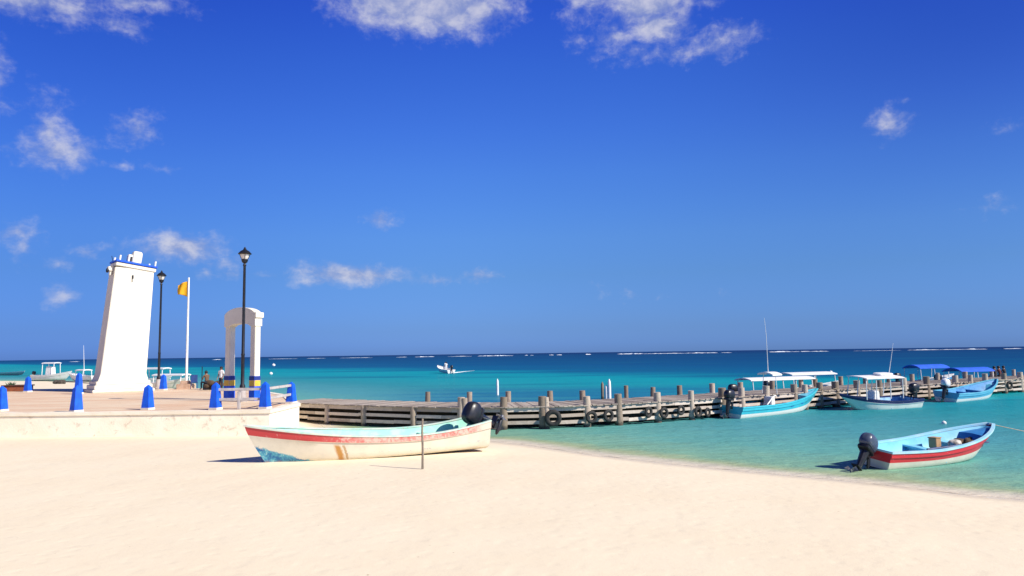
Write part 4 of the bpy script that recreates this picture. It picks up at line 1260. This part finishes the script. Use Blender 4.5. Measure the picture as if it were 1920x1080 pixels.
# ------------------------------------------------------------------ people
def person(loc, rz, shirt, pants, label, pose='stand', h=1.68, group=None):
    k = h / 1.72
    if pose == 'stand':
        J = {'pelvis': (0, 0, .92), 'waist': (0, 0, 1.06), 'chest': (0, 0, 1.28), 'neck': (0, 0, 1.46), 'head': (0, .01, 1.55), 'top': (0, .01, 1.68),
             'hl': (.09, 0, .88), 'kl': (.10, .02, .48), 'al': (.10, 0, .08), 'fl': (.11, .13, .03), 'hr': (-.09, 0, .88), 'kr': (-.11, .03, .48), 'ar': (-.12, 0, .08), 'fr': (-.13, .13, .03),
             'sl': (.18, 0, 1.40), 'el': (.24, -.02, 1.12), 'wl': (.25, .08, .88), 'ml': (.25, .12, .78), 'sr': (-.18, 0, 1.40), 'er': (-.25, .0, 1.12), 'wr': (-.24, .14, .92), 'mr': (-.23, .2, .84)}
    else:
        J = {'pelvis': (0, 0, .50), 'waist': (0, .02, .64), 'chest': (0, .06, .86), 'neck': (0, .10, 1.03), 'head': (0, .13, 1.12), 'top': (0, .14, 1.25),
             'hl': (.10, .03, .48), 'kl': (.13, .42, .52), 'al': (.12, .40, .10), 'fl': (.12, .54, .04), 'hr': (-.10, .03, .48), 'kr': (-.14, .42, .52), 'ar': (-.13, .42, .10), 'fr': (-.14, .56, .04),
             'sl': (.18, .07, .98), 'el': (.23, .16, .74), 'wl': (.16, .36, .64), 'ml': (.13, .44, .60), 'sr': (-.18, .07, .98), 'er': (-.23, .16, .74), 'wr': (-.16, .34, .64), 'mr': (-.12, .42, .60)}
    rad = {'pelvis': (.15, .11), 'waist': (.125, .095), 'chest': (.155, .11), 'neck': (.055, .055), 'head': (.085, .10), 'top': (.06, .07), 'hl': (.085, .085), 'kl': (.055, .055), 'al': (.038, .038), 'fl': (.04, .028),
           'hr': (.085, .085), 'kr': (.055, .055), 'ar': (.038, .038), 'fr': (.04, .028), 'sl': (.058, .058), 'el': (.04, .04), 'wl': (.027, .027), 'ml': (.035, .022), 'sr': (.058, .058), 'er': (.04, .04), 'wr': (.027, .027), 'mr': (.035, .022)}
    E = [('pelvis', 'waist'), ('waist', 'chest'), ('chest', 'neck'), ('neck', 'head'), ('head', 'top'), ('pelvis', 'hl'), ('hl', 'kl'), ('kl', 'al'), ('al', 'fl'), ('pelvis', 'hr'), ('hr', 'kr'), ('kr', 'ar'), ('ar', 'fr'),
         ('chest', 'sl'), ('sl', 'el'), ('el', 'wl'), ('wl', 'ml'), ('chest', 'sr'), ('sr', 'er'), ('er', 'wr'), ('wr', 'mr')]
    ks = list(J)
    me = bpy.data.meshes.new('person')
    me.from_pydata([tuple(c_ * k for c_ in J[q]) for q in ks], [(ks.index(a), ks.index(b_)) for a, b_ in E], [])
    o = bpy.data.objects.new('person', me); col.objects.link(o)
    md = o.modifiers.new('s', 'SKIN')
    for i, q in enumerate(ks):
        me.skin_vertices[0].data[i].radius = tuple(v * k for v in rad[q])
        me.skin_vertices[0].data[i].use_root = (q == 'pelvis')
    o.modifiers.new('d', 'SUBSURF').levels = 2
    dg = bpy.context.evaluated_depsgraph_get()
    m2 = bpy.data.meshes.new_from_object(o.evaluated_get(dg))
    o.modifiers.clear(); o.data = m2
    m2.materials.clear()
    for q in (skin_mat, shirt, pants): m2.materials.append(q)
    zn = J['neck'][2] * k - .02; zp = (J['pelvis'][2] - .0) * k
    for pl_ in m2.polygons:
        z = pl_.center.z; x = abs(pl_.center.x)
        if pose == 'stand':
            mi = 0 if z > zn or z < .10 * k or (x > .19 * k and z < 1.2 * k) else (1 if z > zp else 2)
        else:
            mi = 0 if z > zn or z < .15 * k else (1 if z > zp + .12 * k or x > .19 * k else 2)
        pl_.material_index = mi
    m2.shade_smooth()
    m = MB(); hd = Vector(J['head']) * k
    m.blob((hd.x, hd.y - .02, hd.z + .05 * k), (.20 * k, .22 * k, .20 * k), 2.2, 6); m.build('hair', mat('hair_dark', (.015, .012, .01), (.02, .015, .012), 8, .7), o)
    o.location = loc; o.rotation_euler = (0, 0, rz)
    tag(o, label, 'person', group)
    return o
p = on_plane(414, 733, PZ); person((p.x, p.y, PZ), R(160), shirt_white, trouser, 'person in a white shirt standing left of the arch column', h=1.55)
p = on_plane(388, 731, PZ)
person((p.x, p.y, PZ), R(60), mat('cloth_brown', (.16, .09, .05), (.12, .07, .04), 6, .9), trouser, 'person in brown sitting at the back of the plaza near the arch', pose='sit')
m = MB(); m.box((0, 0, .2), (.4, .4, .4)); o = m.build('stool', mat('stool_dark', (.04, .04, .05), (.03, .03, .035), 6, .7), bevel=.02); o.location = (p.x, p.y, PZ)
tag(o, 'dark box stool under the person sitting near the arch', 'stool')
# two thin dark poles and a blue chair by them
for (x, top, lab) in ((378, 4.1 - PZ, 'taller thin dark pole behind the plaza left of the seated person'),):
    p = on_plane(x, 729, PZ); m = MB(); m.tube([(0, 0, 0), (.01, 0, 1.5)], .03, 8); o = m.build('pole', black_iron); o.location = (p.x, p.y, PZ); tag(o, lab, 'pole', 'thin dark poles at the back of the plaza')
p = on_plane(385, 729, PZ); m = MB(); m.tube([(0, 0, 0), (.02, 0, 1.25)], .028, 8); o = m.build('pole', black_iron); o.location = (p.x, p.y, PZ); tag(o, 'shorter thin dark pole right beside the seated person', 'pole', 'thin dark poles at the back of the plaza')
p = on_plane(364, 729, PZ)
ch = empty('chair', (p.x, p.y, PZ), R(200))
cm = mat('chair_blue', (.02, .06, .22), (.015, .05, .18), 5, .5)
m = MB(); m.box((0, 0, .43), (.44, .44, .05)); m.build('seat', cm, ch, bevel=.01)
m = MB(); m.box((0, .21, .70), (.42, .04, .5)); m.build('backrest', cm, ch, bevel=.01)
for sx_ in (-1, 1):
    for sy_ in (-1, 1):
        m = MB(); m.tube([(sx_ * .2, sy_ * .2, 0), (sx_ * .18, sy_ * .18, .42)], .022, 6); m.build('leg', cm, ch)
tag(ch, 'dark blue chair at the back of the plaza right of the flagpole', 'chair')
p = on_plane(399, 731, PZ)
m = MB()
for k in range(16):
    m.blob((random.uniform(-.5, .5), random.uniform(-.2, .2), random.uniform(.08, .5)), (random.uniform(.25, .5), .3, random.uniform(.2, .4)), 2.2, 4)
o = m.build('net_heap', net_mat); o.location = (p.x, p.y, PZ); tag(o, 'dark brown heap of nets between the seated person and the arch', 'net heap')

# ------------------------------------------------------------------ boats on the far beach at left and small craft
def simple_boat(stern, bow_, z, hm_, inner, gun, label, L=None, can=None, trim=0, motor=None, group=None, height_=1.0, cat='boat', name='fishing_boat', cz=1.9):
    Lc = (Vector(bow_) - Vector(stern)).length
    bo = Boat(L=Lc, B=1.8, st=.62 * height_, mid=.58 * height_, bow=1.1 * height_, draft=.15, rake=.9)
    r_ = empty(name)
    bo.build(r_, hm_, inner, gun, fd_len=.2)
    place(r_, stern, bow_, z, trim=trim)
    if can: canopy(r_, Lc * can[0], Lc * can[1], 1.4, cz, .6, canopy_white, posts=(.05, .95), th=.12, crown=.1, post_r=.05)
    if motor: outboard(r_, -.02, .6, 10, motor, 1.0)
    tag(r_, label, cat, group)
    return r_
hw = hull_mat('hull_plain_white', (.78, .78, .76), None, rough=.4)
def gp(x, y): return tuple(on_plane(x, y, .1).xy)
G_ = 'boats on the far beach at left'
bA = simple_boat(gp(64, 713), gp(134, 712.5), .2, hw, white_paint, white_paint, 'white boat with a cabin roof on the far beach left of the lighthouse', can=(.28, .62), motor=motor_dark, group=G_, height_=1.15, cz=2.6)
m = MB(); m.box((3.0, 0, 1.3), (1.1, 1.0, 1.5), top=(.8, .9)); m.build('cabin', white_paint, bA, bevel=.04)
bC = simple_boat(gp(180, 714), gp(128, 713.5), .2, hw, white_paint, white_paint, 'white boat beached between the cabin boat and the lighthouse', group=G_, can=(.3, .6), cz=1.5)
m = MB(); m.tube([(3.0, 0, 1.0), (3.4, 0, 5.2)], [.05, .02], 6); m.build('antenna', white_paint, bC)
simple_boat(gp(-60, 702.5), gp(46, 703), .02, hull_mat('hull_grey_dark', (.45, .42, .36), (.7, .68, .62), .7), dark_in, white_paint, 'long low boat afloat at the left edge near the far beach', group=G_, height_=.8)
# two behind lighthouse, with pale flat canopies
simple_boat(gp(262, 729), gp(352, 729), .15, hull_mat('hull_cream_b', (.74, .70, .6), None), white_paint, white_paint, 'cream boat with a flat white canopy behind the flagpole', can=(.35, .97), group=G_, cz=1.42)
simple_boat(gp(235, 722), gp(322, 722), .15, hw, white_paint, white_paint, 'boat with white canopy partly hidden behind the lighthouse and far lamp', can=(.4, .9), group=G_, cz=1.95)
# rocks on the far sand
m = MB()
for (x, y, s) in ((108, 718, .5), (115, 719, .6), (104, 719, .4)):
    q = on_plane(x, y, .25); o_ = MB()
    def fnr(w): return w * (1 + .3 * mnoise.noise(w * 2.3 + Vector((x, 0, 0))))
    o_.blob((0, 0, 0), (s * 1.7, s * 1.4, s), 2.1, 8, fn=fnr); oo = o_.build('rock', mat('rock_dark', (.09, .075, .06), (.06, .05, .04), 3, .9, .6, 10)); oo.location = (q.x, q.y, .3 + s * .2)
    lab = {108: 'middle dark rock below the cabin boat on the far beach', 115: 'largest rightmost dark rock below the cabin boat', 104: 'smallest leftmost dark rock below the cabin boat'}[x]
    tag(oo, lab, 'rock', 'rocks on the far beach')

# moving boat offshore, bow to the left, coming slightly towards us
ob_s = on_plane(846, 700, 0); ob_b = on_plane(815, 697, 0)
dd = Vector((ob_b.x - ob_s.x, ob_b.y - ob_s.y))
mbt = simple_boat((ob_s.x, ob_s.y), (ob_s.x - 2.8, ob_s.y + 4.2), .05, hw, white_paint, white_paint, 'small white motor boat under way offshore with two people aboard', trim=4, height_=.85, motor=motor_dark)
MM = mbt.matrix_world.copy()
for (x, y_, lab, sh) in ((1.3, .25, 'person in white at the stern of the small boat offshore', shirt_white), (2.4, -.2, 'person in pale clothes ahead of the other in the boat offshore', shirt_white)):
    q = MM @ Vector((x, y_, .12)); person(q, R(30), sh, shirt_white, lab, h=1.7, group='people in the boat offshore')
m = MB(); vs = []; fs = []
for k in range(15):
    u = k / 14; c_ = Vector((ob_s.x + .2 + u * 2.9, ob_s.y + u * 18, .03)); w = .3 + .35 * random.random() + u * .5
    vs += [c_ + Vector((0, -w, 0)), c_ + Vector((0, 0, .12 * (1 - u))), c_ + Vector((0, w, 0))]
for k in range(14): fs += [(k * 3, k * 3 + 3, k * 3 + 4, k * 3 + 1), (k * 3 + 1, k * 3 + 4, k * 3 + 5, k * 3 + 2)]
m.add(vs, fs); o = m.build('wake', foam_mat); tag(o, 'white foam wake trailing right of the small offshore boat', 'wake', kind='stuff')

# white marker stakes and buoys
def marker(x, y, h, r, label, D=None, m_=white_paint):
    q = on_plane(x, y, 0)
    m = MB(); m.lathe([(r, -.8), (r, h * .55), (r * .9, h * .85), (r * .25, h)], 10); o = m.build('marker_pole', m_); o.location = (q.x, q.y, 0)
    tag(o, label, 'marker pole', 'white marker poles beyond the jetty')
marker(933, 741, 1.3, .10, 'lone white pointed marker pole behind the jetty right of the dark motor')
marker(1143, 748, 1.4, .12, 'tallest white marker pole of the small cluster behind the jetty')
marker(1137, 748, 1.0, .10, 'shorter pale marker pole in the small cluster behind the jetty')
marker(1130, 748, 1.2, .11, 'dark weathered marker pole on the left of the small cluster', m_=pile_wood)
def buoy(x, y, r, label):
    q = on_plane(x, y, 0)
    m = MB(); m.blob((0, 0, r * .4), (2 * r, 2 * r, 1.8 * r), 2, 8); m.tube([(0, 0, r), (0, 0, r * 1.5)], r * .18, 8); o = m.build('buoy', white_paint); o.location = (q.x, q.y, 0)
    tag(o, label, 'buoy', 'white mooring buoys')
buoy(1770, 795, .10, 'small white buoy floating just above the bow of the red striped boat')
buoy(508, 702, .32, 'small white buoy on the sea right of the arch, nearer one')
buoy(513, 686, .6, 'small white buoy on the sea right of the arch, farther one')
buoy(1558, 699, .22, 'small pale buoy right beside the high white canopy')

# people sitting on the far edge near the jetty end, legs over the side
for (x, lab, sh) in ((1868, 'leftmost dark-clothed person sitting on the far edge of the jetty end', trouser), (1876, 'person in dark red sitting between two others on the jetty end', mat('cloth_maroon', (.12, .03, .03), (.08, .02, .02), 6, .9)),
                     (1885, 'rightmost dark-clothed person sitting on the far edge of the jetty end', trouser)):
    off = JW - .12
    p_, d, nn = jp(js_of_px(x, off)); q = p_ + nn * off
    person((q.x, q.y, JZ - .385), math.atan2(nn.y, nn.x) - math.pi / 2, sh, trouser, lab, h=1.65, pose='sit', group='people sitting on the jetty end')

# mooring ropes from the moored boats to the jetty piles
def rope(A, B, sag, label):
    m = MB(); pts = [A.lerp(B, k / 10) - Vector((0, 0, sag * math.sin(math.pi * k / 10))) for k in range(11)]
    m.tube(pts, .014, 6); o = m.build('mooring_rope', rope_mat); tag(o, label, 'rope', 'mooring ropes between boats and jetty')
for (ob, bo, px_, lab) in ((tq, b3, 1572, 'mooring rope from the bow of the turquoise boat to a jetty pile'), (nb, b4, 1541, 'mooring rope from the bow of the navy rimmed white boat to the jetty'), (lb, b5, 1917, 'mooring rope from the bow of the light blue boat to the jetty')):
    p_, d, nn = jp(js_of_px(px_)); rope(ob.matrix_world @ Vector((bo.L - .12, 0, bo.bow + .03)), Vector((p_.x, p_.y, JZ + .12)) + nn * .0, .12, lab)
